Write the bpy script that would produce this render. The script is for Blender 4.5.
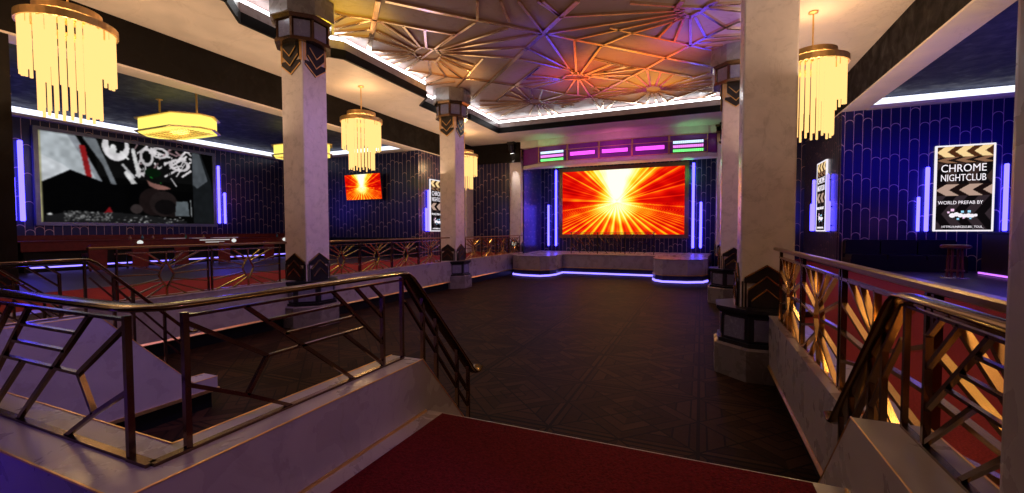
import bpy, math, random
import numpy as np
from mathutils import Vector, Matrix
from mathutils.geometry import tessellate_polygon
random.seed(7)
SC = bpy.context.scene
COL = SC.collection
for o in list(bpy.data.objects): bpy.data.objects.remove(o)

# ------------------------------------------------------------------ camera
EYE = Vector((0, 0, 3.0))
cd = bpy.data.cameras.new('camera'); cam = bpy.data.objects.new('camera', cd); COL.objects.link(cam)
cd.sensor_width = 36; cd.lens = 36 * 439 / 1024; cd.clip_start = .05; cd.clip_end = 200
yaw, pit, rol = math.radians(-23.26), math.radians(-2.084), math.radians(-0.154)
cy, sy = math.cos(yaw), math.sin(yaw)
F = Vector((sy * math.cos(pit), cy * math.cos(pit), math.sin(pit))); r_ = Vector((cy, -sy, 0)); u_ = r_.cross(F)
R2 = r_ * math.cos(rol) + u_ * math.sin(rol); U2 = -r_ * math.sin(rol) + u_ * math.cos(rol)
M = Matrix((R2, U2, -F)).transposed().to_4x4(); M.translation = EYE
cam.matrix_world = M
SC.camera = cam

# ------------------------------------------------------------------ exposure, world, lights
vs = SC.view_settings
vs.view_transform = 'Standard'; vs.look = 'None'; vs.gamma = 1; vs.exposure = 0; vs.use_curve_mapping = False
world = bpy.data.worlds.new('world'); SC.world = world; world.use_nodes = True
world.node_tree.nodes['Background'].inputs[0].default_value = (.30, .23, .28, 1)
world.node_tree.nodes['Background'].inputs[1].default_value = .014

def point(name, loc, col, power, r=.25):
    l = bpy.data.lights.new(name, 'POINT'); l.color = col; l.energy = power; l.shadow_soft_size = r
    o = bpy.data.objects.new(name, l); o.location = loc; COL.objects.link(o); return o
def spot(name, loc, tgt, col, power, ang=60, blend=.6, r=.15):
    l = bpy.data.lights.new(name, 'SPOT'); l.color = col; l.energy = power; l.spot_size = math.radians(ang)
    l.spot_blend = blend; l.shadow_soft_size = r
    o = bpy.data.objects.new(name, l); o.location = loc; COL.objects.link(o)
    o.rotation_euler = (Vector(tgt) - Vector(loc)).to_track_quat('-Z', 'Y').to_euler(); return o
def area(name, loc, tgt, col, power, sx, sy_):
    l = bpy.data.lights.new(name, 'AREA'); l.color = col; l.energy = power; l.shape = 'RECTANGLE'; l.size = sx; l.size_y = sy_
    o = bpy.data.objects.new(name, l); o.location = loc; COL.objects.link(o)
    o.rotation_euler = (Vector(tgt) - Vector(loc)).to_track_quat('-Z', 'Y').to_euler(); return o

WARM = (1, .66, .32)
area('aisle_up_fill', (-14, 13, 6.0), (-14, 13, 10), (1, .72, .45), 520, 3.4, 28)  # added soft fill brightening the cream aisle ceiling, no fixture hangs here
area('aisle_up_fill', (3.3, 11, 6.0), (3.3, 11, 10), (1, .72, .48), 430, 3.2, 24)
# added coloured fills under the coffered ceiling, imitating rib reflections of screen and neon
spot('ceiling_fill', (-5.2, 20.6, 8.2), (-5.3, 20.5, 10.3), (1, .10, .02), 200, 110)
spot('ceiling_fill', (-3.3, 19.0, 8.2), (-3.2, 19.3, 10.3), (1, .34, .03), 260, 120)
spot('ceiling_fill', (-2.5, 23.0, 8.1), (-2.6, 23.2, 10.3), (1, .48, .03), 480, 115)
spot('ceiling_fill', (-5.2, 23.0, 8.1), (-5.2, 23.2, 10.3), (1, .35, .03), 80, 120)
spot('ceiling_fill', (-1.2, 19.0, 8.4), (-1.2, 19.2, 10.3), (1, .15, .12), 90, 110)
spot('ceiling_fill', (-6.1, 16.4, 8.2), (-6.1, 16.4, 10.3), (.20, .06, 1), 60, 105)
spot('ceiling_fill', (-7.2, 20.4, 8.2), (-7.2, 20.4, 10.3), (.30, .06, 1), 60, 105)
spot('ceiling_fill', (.1, 17.6, 8.3), (.2, 17.6, 10.3), (.24, .07, 1), 200, 110)
spot('ceiling_fill', (-11.0, 11.6, 8.5), (-11.2, 11.7, 10.3), (1, .75, .05), 220, 110)
spot('ceiling_fill', (-10.6, 17.6, 8.6), (-10.8, 17.6, 10.3), (1, .55, .12), 190, 120)
area('ceiling_wash', (-5.4, 14, 6.5), (-5.4, 14, 10.3), (.80, .44, .46), 34, 10, 18)
spot('column_fill', (-6, 1.5, 8.6), (-11.9, 10.2, 6), (1, .80, .70), 270, 30)  # added neutral fill to lift the near column shafts
spot('column_fill', (-3.0, 1.5, 8.8), (1.2, 10.2, 6.3), (1, .80, .70), 240, 26)
# added violet fill without fixtures, on columns, low walls and stair walls
spot('violet_fill', (-4.8, 12.5, 9.6), (-11.6, 10.8, 4), (.70, .34, .9), 330, 80)
spot('violet_fill', (-5.3, 20.5, 9.6), (-12, 20, 3), (.62, .30, 1), 320, 90)
spot('violet_fill', (-4.2, 2.6, 8.0), (-7.6, 3.0, 1.2), (.34, .22, 1), 1050, 42)
spot('violet_fill', (-5.5, 9, 8), (-11.8, 12, .8), (.55, .32, 1), 420, 95)
spot('violet_fill', (2.6, 1.0, 6.5), (-2.3, 2.2, 1.5), (.48, .27, 1), 280, 45)
# added warm fill on the landing balustrades, from no lamp of the room
spot('warm_fill', (-4.5, 10.5, 8.0), (-2.45, 2.6, 1.9), (1, .74, .30), 260, 30, r=.15)
spot('warm_fill', (-2.0, 9.5, 8.6), (1.1, 2.8, 1.8), (1, .74, .30), 260, 30, r=.15)
spot('warm_fill', (-1.6, -1.0, 7.5), (-1.0, 2.4, 1.4), (1, .42, .36), 14, 90, r=.4)
spot('blue_fill', (-5.0, -1.4, 2.4), (-4.8, 1.02, 1.4), (.08, .02, 1), 120, 100)  # added blue fill on the landing wall, an unseen source

# ------------------------------------------------------------------ colours and node helper
def lin(c):
    return tuple(((v / 255) / 12.92 if v / 255 <= .04045 else ((v / 255 + .055) / 1.055) ** 2.4) for v in c)
class N:
    """tiny wrapper to write node maths as expressions"""
    def __init__(s, nt, sock): s.nt = nt; s.s = sock
    def _m(s, op, *a):
        n = s.nt.nodes.new('ShaderNodeMath'); n.operation = op
        for i, v in enumerate((s,) + a):
            if isinstance(v, N): s.nt.links.new(v.s, n.inputs[i])
            else: n.inputs[i].default_value = v
        return N(s.nt, n.outputs[0])
    def __add__(s, o): return s._m('ADD', o)
    def __sub__(s, o): return s._m('SUBTRACT', o)
    def __mul__(s, o): return s._m('MULTIPLY', o)
    def __truediv__(s, o): return s._m('DIVIDE', o)
    def fl(s): return s._m('FLOOR')
    def fr(s): return s._m('FRACT')
    def ab(s): return s._m('ABSOLUTE')
    def sq(s): return s._m('SQRT')
    def lt(s, o): return s._m('LESS_THAN', o)
    def gt(s, o): return s._m('GREATER_THAN', o)
    def mn(s, o): return s._m('MINIMUM', o)
    def mx(s, o): return s._m('MAXIMUM', o)
def base(name):
    m = bpy.data.materials.new(name); m.use_nodes = True; nt = m.node_tree
    return m, nt, nt.nodes['Principled BSDF']
def setc(b, col, rough, metal=0, spec=.5):
    b.inputs['Base Color'].default_value = (*col, 1); b.inputs['Roughness'].default_value = rough
    b.inputs['Metallic'].default_value = metal; b.inputs['Specular IOR Level'].default_value = spec
def noise(nt, scale, detail=4, dist=0, coord='Object', rough=.55):
    tc = nt.nodes.new('ShaderNodeTexCoord'); n = nt.nodes.new('ShaderNodeTexNoise')
    n.inputs['Scale'].default_value = scale; n.inputs['Detail'].default_value = detail
    n.inputs['Distortion'].default_value = dist; n.inputs['Roughness'].default_value = rough
    nt.links.new(tc.outputs[coord], n.inputs['Vector']); return n
def ramp(nt, fac, stops):
    r = nt.nodes.new('ShaderNodeValToRGB'); e = r.color_ramp.elements
    while len(e) < len(stops): e.new(.5)
    for k, (p, c) in zip(e, stops): k.position = p; k.color = (*c, 1)
    nt.links.new(fac, r.inputs[0]); return r
def mat_plain(name, col, rough=.5, metal=0, var=.12, scale=6, spec=.5):
    m, nt, b = base(name); setc(b, col, rough, metal, spec)
    n = noise(nt, scale)
    lo = tuple(c * (1 - var) for c in col); hi = tuple(min(1, c * (1 + var)) for c in col)
    r = ramp(nt, n.outputs['Fac'], [(.3, lo), (.7, hi)])
    nt.links.new(r.outputs[0], b.inputs['Base Color']); return m
def mat_marble(name, col, vein, rough=.28, scale=.5):
    m, nt, b = base(name); setc(b, col, rough)
    n = noise(nt, scale, 8, 1.2, rough=.6); n2 = noise(nt, scale * 5, 6, .5)
    a = N(nt, n.outputs['Fac']); v = (a - .5).ab()
    cl = ramp(nt, n2.outputs['Fac'], [(.25, tuple(c * .82 for c in col)), (.75, col)])
    vr = ramp(nt, v.s, [(0, (.55, .55, .55)), (.012, (0, 0, 0))])
    mk = N(nt, vr.outputs[0]) * N(nt, noise(nt, scale * 1.7, 3).outputs['Fac'])
    mx = nt.nodes.new('ShaderNodeMix'); mx.data_type = 'RGBA'
    nt.links.new(mk.s, mx.inputs[0]); nt.links.new(cl.outputs[0], mx.inputs[6]); mx.inputs[7].default_value = (*vein, 1)
    nt.links.new(mx.outputs[2], b.inputs['Base Color'])
    rr = ramp(nt, n2.outputs['Fac'], [(.3, (rough * .7,) * 3), (.7, (rough * 1.5,) * 3)])
    nt.links.new(rr.outputs[0], b.inputs['Roughness']); return m
def mat_emit(name, col, strength=1):
    m, nt, b = base(name); nt.nodes.remove(b); e = nt.nodes.new('ShaderNodeEmission')
    e.inputs[0].default_value = (*col, 1); e.inputs[1].default_value = strength
    nt.links.new(e.outputs[0], nt.nodes['Material Output'].inputs[0]); return m
def mat_vcol(name, strength=1):
    m, nt, b = base(name); nt.nodes.remove(b); e = nt.nodes.new('ShaderNodeEmission'); a = nt.nodes.new('ShaderNodeVertexColor')
    a.layer_name = 'Col'; nt.links.new(a.outputs[0], e.inputs[0]); e.inputs[1].default_value = strength
    nt.links.new(e.outputs[0], nt.nodes['Material Output'].inputs[0]); return m
def mat_tile(name):
    """tall navy tiles with a rounded head and a thin bronze joint"""
    m, nt, b = base(name); g = nt.nodes.new('ShaderNodeNewGeometry')
    sp = nt.nodes.new('ShaderNodeSeparateXYZ'); nt.links.new(g.outputs['Position'], sp.inputs[0])
    sn = nt.nodes.new('ShaderNodeSeparateXYZ'); nt.links.new(g.outputs['Normal'], sn.inputs[0])
    X, Y, Z = (N(nt, sp.outputs[i]) for i in range(3)); nx = N(nt, sn.outputs[0]).ab()
    W, L = .31, 1.25
    u = (Y * nx.gt(.5) + X * nx.lt(.5)) / W
    c = u.fl(); fu = u.fr() - .5
    wn = nt.nodes.new('ShaderNodeTexWhiteNoise'); wn.noise_dimensions = '1D'; nt.links.new(c.s, wn.inputs['W'])
    fv = ((Z / L) + N(nt, wn.outputs[0])).fr() * L
    d = ((fu * W) * (fu * W) + fv * fv).sq()
    arch = (d - W / 2).ab().lt(.013)
    vert = fu.ab().gt(.5 - .03)
    line = arch.mx(vert)
    mx = nt.nodes.new('ShaderNodeMix'); mx.data_type = 'RGBA'; nt.links.new(line.s, mx.inputs[0])
    mx.inputs[6].default_value = (.007, .007, .050, 1); mx.inputs[7].default_value = (.62, .40, .34, 1)
    nt.links.new(mx.outputs[2], b.inputs['Base Color'])
    nt.links.new((line * .35).s, b.inputs['Metallic'])
    nt.links.new((line * .15 + .28).s, b.inputs['Roughness'])
    bp = nt.nodes.new('ShaderNodeBump'); bp.inputs['Strength'].default_value = .5; bp.inputs['Distance'].default_value = .03
    nt.links.new(line.s, bp.inputs['Height']); nt.links.new(bp.outputs[0], b.inputs['Normal'])
    return m
def mat_parquet(name):
    m, nt, b = base(name); g = nt.nodes.new('ShaderNodeNewGeometry'); sp = nt.nodes.new('ShaderNodeSeparateXYZ')
    nt.links.new(g.outputs['Position'], sp.inputs[0]); X, Y = N(nt, sp.outputs[0]), N(nt, sp.outputs[1])
    S = 2.1
    px = (X / S).fr() - .5; py = (Y / S).fr() - .5
    ax, ay = px.ab(), py.ab(); dia = (ax + ay).lt(.5); m1 = ax.mx(ay)
    t1 = (ax + ay) * 8; t2 = m1 * 9; inv = dia._m('MULTIPLY', 1)
    t = t1 * inv + t2 * (inv * -1 + 1)
    ln = (t.fr() - .5).ab().gt(.44); seam = (ax - ay).ab().lt(.010); bord = m1.gt(.488); edge = ((ax + ay) - .5).ab().lt(.010)
    line = ln.mx(seam).mx(bord).mx(edge)
    wn = nt.nodes.new('ShaderNodeTexWhiteNoise'); wn.noise_dimensions = '4D'
    cb = nt.nodes.new('ShaderNodeCombineXYZ'); nt.links.new(t.fl().s, cb.inputs[0]); nt.links.new((X / S).fl().s, cb.inputs[1]); nt.links.new((Y / S).fl().s, cb.inputs[2])
    nt.links.new(cb.outputs[0], wn.inputs['Vector']); nt.links.new((px.gt(0) * 2 + py.gt(0) + ax.gt(ay) * 4).s, wn.inputs['W'])
    n = noise(nt, 9, 5, 1)
    f = N(nt, wn.outputs[0]) * .6 + N(nt, n.outputs['Fac']) * .5
    r = ramp(nt, f.s, [(.2, (.016, .007, .0025)), (.9, (.056, .025, .010))])
    mx = nt.nodes.new('ShaderNodeMix'); mx.data_type = 'RGBA'; nt.links.new(line.s, mx.inputs[0])
    nt.links.new(r.outputs[0], mx.inputs[6]); mx.inputs[7].default_value = (.007, .004, .0025, 1)
    nt.links.new(mx.outputs[2], b.inputs['Base Color']); b.inputs['Roughness'].default_value = .6
    b.inputs['Specular IOR Level'].default_value = .08
    return m
def mat_carpet(name, col):
    m, nt, b = base(name); setc(b, col, .95, 0, .1)
    n = noise(nt, 60, 3); r = ramp(nt, n.outputs['Fac'], [(.3, tuple(c * .55 for c in col)), (.7, tuple(c * 1.3 for c in col))])
    nt.links.new(r.outputs[0], b.inputs['Base Color'])
    bp = nt.nodes.new('ShaderNodeBump'); bp.inputs['Strength'].default_value = .6; bp.inputs['Distance'].default_value = .02
    nt.links.new(n.outputs['Fac'], bp.inputs['Height']); nt.links.new(bp.outputs[0], b.inputs['Normal']); return m

MARB = mat_marble('cream_marble', (.42, .345, .335), (.22, .17, .16))
SHAFT = mat_marble('column_marble', (.80, .69, .65), (.40, .30, .27), .3, .8)
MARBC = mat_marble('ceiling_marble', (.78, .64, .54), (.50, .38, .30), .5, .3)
MARBG = mat_marble('grey_marble', (.24, .20, .185), (.12, .09, .08), .25)
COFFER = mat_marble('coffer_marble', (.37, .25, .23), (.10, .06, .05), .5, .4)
NAVYC = mat_marble('navy_plaster', (.05, .055, .085), (.03, .03, .05), .6, .5); NAVYC.node_tree.nodes['Principled BSDF'].inputs['Specular IOR Level'].default_value = .2
DARKM = mat_marble('dark_marble', (.010, .007, .005), (.03, .02, .012), .6, .4); DARKM.node_tree.nodes['Principled BSDF'].inputs['Specular IOR Level'].default_value = .12
BLACK = mat_plain('black_plinth', (.005, .005, .006), .5, spec=.15)
CHAR = mat_plain('charcoal_metal', (.035, .032, .036), .3, .6)
GOLD = mat_plain('brushed_gold', (.80, .50, .18), .38, .9, .15)
RIB = mat_plain('gilded_rib', (.80, .58, .38), .20, 1, .1)
BRONZE = mat_plain('dark_bronze', (.19, .115, .07), .2, .92, .15)
SUNB = mat_plain('gilded_bronze', (.60, .38, .14), .24, .95, .15)
RAILG = mat_plain('aged_gold_handrail', (.30, .19, .08), .3, .9, .1)
RAILM = mat_plain('brown_handrail', (.15, .085, .03), .17, .9, .1)
PANELM = mat_marble('blue_veined_marble', (.22, .20, .30), (.5, .45, .5), .2, 2)
TILE = mat_tile('navy_fan_tile')
PARQ = mat_parquet('dark_parquet')
REDC = mat_carpet('red_carpet', (.26, .030, .028))
REDD = mat_carpet('deep_red_carpet', (.115, .006, .010))
PURF = mat_plain('dark_lounge_floor', (.040, .028, .042), .4, 0, .2, 2, spec=.2)
REDL = mat_plain('oxblood_leather', (.11, .014, .008), .5, 0, .2, spec=.2)
BLKL = mat_plain('black_leather', (.007, .006, .008), .4, spec=.2)
WOOD = mat_plain('mahogany', (.10, .022, .02), .3)
WOODD = mat_plain('dark_counter_wood', (.022, .009, .012), .4)
GLASS = mat_plain('pale_glass', (.75, .75, .78), .15)
E_COVE = mat_emit('cove_light', (.93, .96, 1), 11)
E_CORN = mat_emit('cornice_light', (.82, .86, 1), 1.7)
E_TUBE = mat_emit('crystal_tube_glow', (1.5, .86, .28), 1)
E_PEND = mat_emit('pendant_glow', (1.2, 1.0, .19), 1)
E_NEON = mat_emit('neon_violet', (.52, .40, 8.0), 1)
E_STRIP = mat_emit('led_strip_violet', (.62, .46, 2.6), 1)
E_PINK = mat_emit('led_strip_pink', (.9, .25, 1.6), 1)
E_LW = mat_emit('bar_led_white', (.75, .95, 1.3), 1.2)
E_LP = mat_emit('bar_led_pink', (1.1, .30, 1.1), 1.1)
E_LM = mat_emit('bar_led_magenta', (1.3, .12, 1.3), 1.2)
E_LG = mat_emit('bar_led_green', (.25, 1.2, .30), 1.1)
E_WHITE = mat_emit('backlit_white', (.95, .88, .95), 1)
E_LENS = mat_emit('spot_lens', (1, .95, .9), 6)
BOARD = mat_plain('purple_board', (.20, .025, .24), .4)
VCOL = mat_vcol('screen_picture', 1.0)
VCOL2 = mat_vcol('screen_fire', 1.25)

# ------------------------------------------------------------------ mesh builder
class MB:
    def __init__(s): s.v = []; s.f = []; s.mi = []; s.k = 0
    def add(s, vs_, fs):
        o = len(s.v); s.v += [tuple(p) for p in vs_]; s.f += [tuple(i + o for i in f) for f in fs]; s.mi += [s.k] * len(fs); return s
    def box(s, x0, x1, y0, y1, z0, z1):
        vs_ = [(x, y, z) for z in (z0, z1) for x, y in ((x0, y0), (x1, y0), (x1, y1), (x0, y1))]
        return s.add(vs_, [(3, 2, 1, 0), (4, 5, 6, 7), (0, 1, 5, 4), (1, 2, 6, 5), (2, 3, 7, 6), (3, 0, 4, 7)])
    def bar(s, p, q, w, d, n):
        """box from p to q, w wide across, d deep along n"""
        p, q, n = Vector(p), Vector(q), Vector(n).normalized(); t = (q - p).normalized(); a = t.cross(n).normalized() * w / 2; b = n * d / 2
        vs_ = [c + e for c in (p, q) for e in (-a - b, a - b, a + b, -a + b)]
        return s.add(vs_, [(0, 1, 2, 3), (7, 6, 5, 4), (0, 4, 5, 1), (1, 5, 6, 2), (2, 6, 7, 3), (3, 7, 4, 0)])
    def prism(s, poly, z0, z1, axis='z', off=0):
        """poly in a plane, extruded; axis z: (x,y); axis y: (x,z); axis x: (y,z)"""
        n = len(poly)
        f3 = {'z': lambda p, h: (p[0], p[1], h), 'y': lambda p, h: (p[0], h, p[1]), 'x': lambda p, h: (h, p[0], p[1])}[axis]
        vs_ = [f3(p, z0) for p in poly] + [f3(p, z1) for p in poly]
        tri = tessellate_polygon([[Vector((p[0], p[1], 0)) for p in poly]])
        fs = [tuple(t) for t in tri] + [tuple(i + n for i in reversed(t)) for t in tri] + [(i, (i + 1) % n, (i + 1) % n + n, i + n) for i in range(n)]
        return s.add(vs_, fs)
    def ngon(s, cx, cy_, r, n, z0, z1, r1=None, rot=0):
        r1 = r if r1 is None else r1
        a = [rot + 2 * math.pi * i / n for i in range(n)]
        vs_ = [(cx + r * math.cos(t), cy_ + r * math.sin(t), z0) for t in a] + [(cx + r1 * math.cos(t), cy_ + r1 * math.sin(t), z1) for t in a]
        return s.add(vs_, [tuple(reversed(range(n))), tuple(range(n, 2 * n))] + [(i, (i + 1) % n, (i + 1) % n + n, i + n) for i in range(n)])
    def ring(s, cx, cy_, r0, r1, n, z0, z1, rot=0):
        a = [rot + 2 * math.pi * i / n for i in range(n)]
        vs_ = [(cx + r * math.cos(t), cy_ + r * math.sin(t), z) for r, z in ((r0, z0), (r1, z0), (r1, z1), (r0, z1)) for t in a]
        return s.add(vs_, [(k * n + i, k * n + (i + 1) % n, ((k + 1) % 4) * n + (i + 1) % n, ((k + 1) % 4) * n + i) for k in range(4) for i in range(n)])
    def lathe(s, cx, cy_, prof, n=16):
        a = [2 * math.pi * i / n for i in range(n)]
        vs_ = [(cx + r * math.cos(t), cy_ + r * math.sin(t), z) for r, z in prof for t in a]
        k = len(prof)
        return s.add(vs_, [(j * n + i, j * n + (i + 1) % n, (j + 1) * n + (i + 1) % n, (j + 1) * n + i) for j in range(k - 1) for i in range(n)] + [tuple(reversed(range(n))), tuple(range((k - 1) * n, k * n))])
    def sweep(s, pts, prof, up=(0, 0, 1), closed=False):
        """profile (side, up) carried along a path"""
        pts = [Vector(p) for p in pts]; n = len(pts); m = len(prof); up = Vector(up); vs_ = []
        for i, p in enumerate(pts):
            a = pts[i] - pts[i - 1] if (i or closed) else pts[1] - pts[0]
            b = pts[(i + 1) % n] - pts[i] if (i < n - 1 or closed) else a
            a, b = a.normalized(), b.normalized(); t = (a + b).normalized()
            side = t.cross(up)
            if side.length < 1e-4: side = Vector((1, 0, 0))
            side.normalize(); w = side.cross(t).normalized(); k = 1 / max(.35, t.dot(b))
            bend_side = abs(a.cross(b).dot(up)) > 1e-4
            for x, y in prof:
                vs_.append(p + side * x * (k if bend_side else 1) + w * y * (1 if bend_side else k))
        fs = []
        for i in range(n if closed else n - 1):
            j = (i + 1) % n
            fs += [(i * m + q, i * m + (q + 1) % m, j * m + (q + 1) % m, j * m + q) for q in range(m)]
        if not closed: fs += [tuple(reversed(range(m))), tuple(range((n - 1) * m, n * m))]
        return s.add(vs_, fs)
    def build(s, name, mats, parent=None, loc=(0, 0, 0), smooth=False, abs_=True):
        """abs_: the vertices are world coordinates, the object gets its origin at loc"""
        me = bpy.data.meshes.new(name); L = Vector(loc if parent is None else wl(parent))
        vv = [tuple(Vector(p) - L) for p in s.v] if abs_ else s.v
        me.from_pydata(vv, [], s.f)
        for m in (mats if isinstance(mats, (list, tuple)) else [mats]): me.materials.append(m)
        me.polygons.foreach_set('material_index', s.mi)
        import bmesh
        b = bmesh.new(); b.from_mesh(me); bmesh.ops.recalc_face_normals(b, faces=b.faces); b.to_mesh(me); b.free()
        if smooth:
            for p in me.polygons: p.use_smooth = True
        o = bpy.data.objects.new(name, me); COL.objects.link(o)
        if parent is None: o.location = loc
        else: o.parent = parent
        return o
def wl(o):
    v = Vector(o.location)
    while o.parent: o = o.parent; v += o.location
    return v
def circ(r, n=8, ry=None): return [(r * math.cos(2 * math.pi * i / n), (ry or r) * math.sin(2 * math.pi * i / n)) for i in range(n)]
def thing(name, label, cat, loc=(0, 0, 0), group=None):
    o = bpy.data.objects.new(name, None); COL.objects.link(o); o.location = loc; o.empty_display_size = .2
    return tag(o, label, cat, group)
def tag(o, label, cat, group=None):
    o['label'] = label; o['category'] = cat
    if group: o['group'] = group
    return o
def struct(o): o['kind'] = 'structure'; return o
def kids(o): return [c for c in bpy.data.objects if c.parent == o]
def dup(root, loc, label=None, group=None, rotz=None):
    def cp(o, par):
        c = o.copy(); COL.objects.link(c); c.parent = par
        for k in kids(o): cp(k, c)
        return c
    r = cp(root, None); r.location = loc
    if rotz is not None: r.rotation_euler = (0, 0, rotz)
    if label: r['label'] = label
    if group: r['group'] = group
    return r
def picture(name, mat, parent, w, h, img, o, ux, y=None):
    """grid mesh w x h, one vertex colour per sample; o lower-left corner, ux unit vector along the width, vertical is z"""
    H, W = img.shape[:2]; o = Vector(o); ux = Vector(ux)
    vs_ = [tuple(o + ux * (w * i / (W - 1)) + Vector((0, 0, h * j / (H - 1)))) for j in range(H) for i in range(W)]
    fs = [(j * W + i, j * W + i + 1, (j + 1) * W + i + 1, (j + 1) * W + i) for j in range(H - 1) for i in range(W - 1)]
    me = bpy.data.meshes.new(name); me.from_pydata(vs_, [], fs)
    ca = me.color_attributes.new('Col', 'FLOAT_COLOR', 'POINT')
    c = np.clip(img, 0, 1); c = np.where(c <= .04045, c / 12.92, ((c + .055) / 1.055) ** 2.4)
    rgba = np.ones((H * W, 4), dtype=np.float32); rgba[:, :3] = c.reshape(-1, 3)
    ca.data.foreach_set('color', rgba.ravel()); me.materials.append(mat)
    ob = bpy.data.objects.new(name, me); COL.objects.link(ob)
    if parent: ob.parent = parent
    return ob
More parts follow.
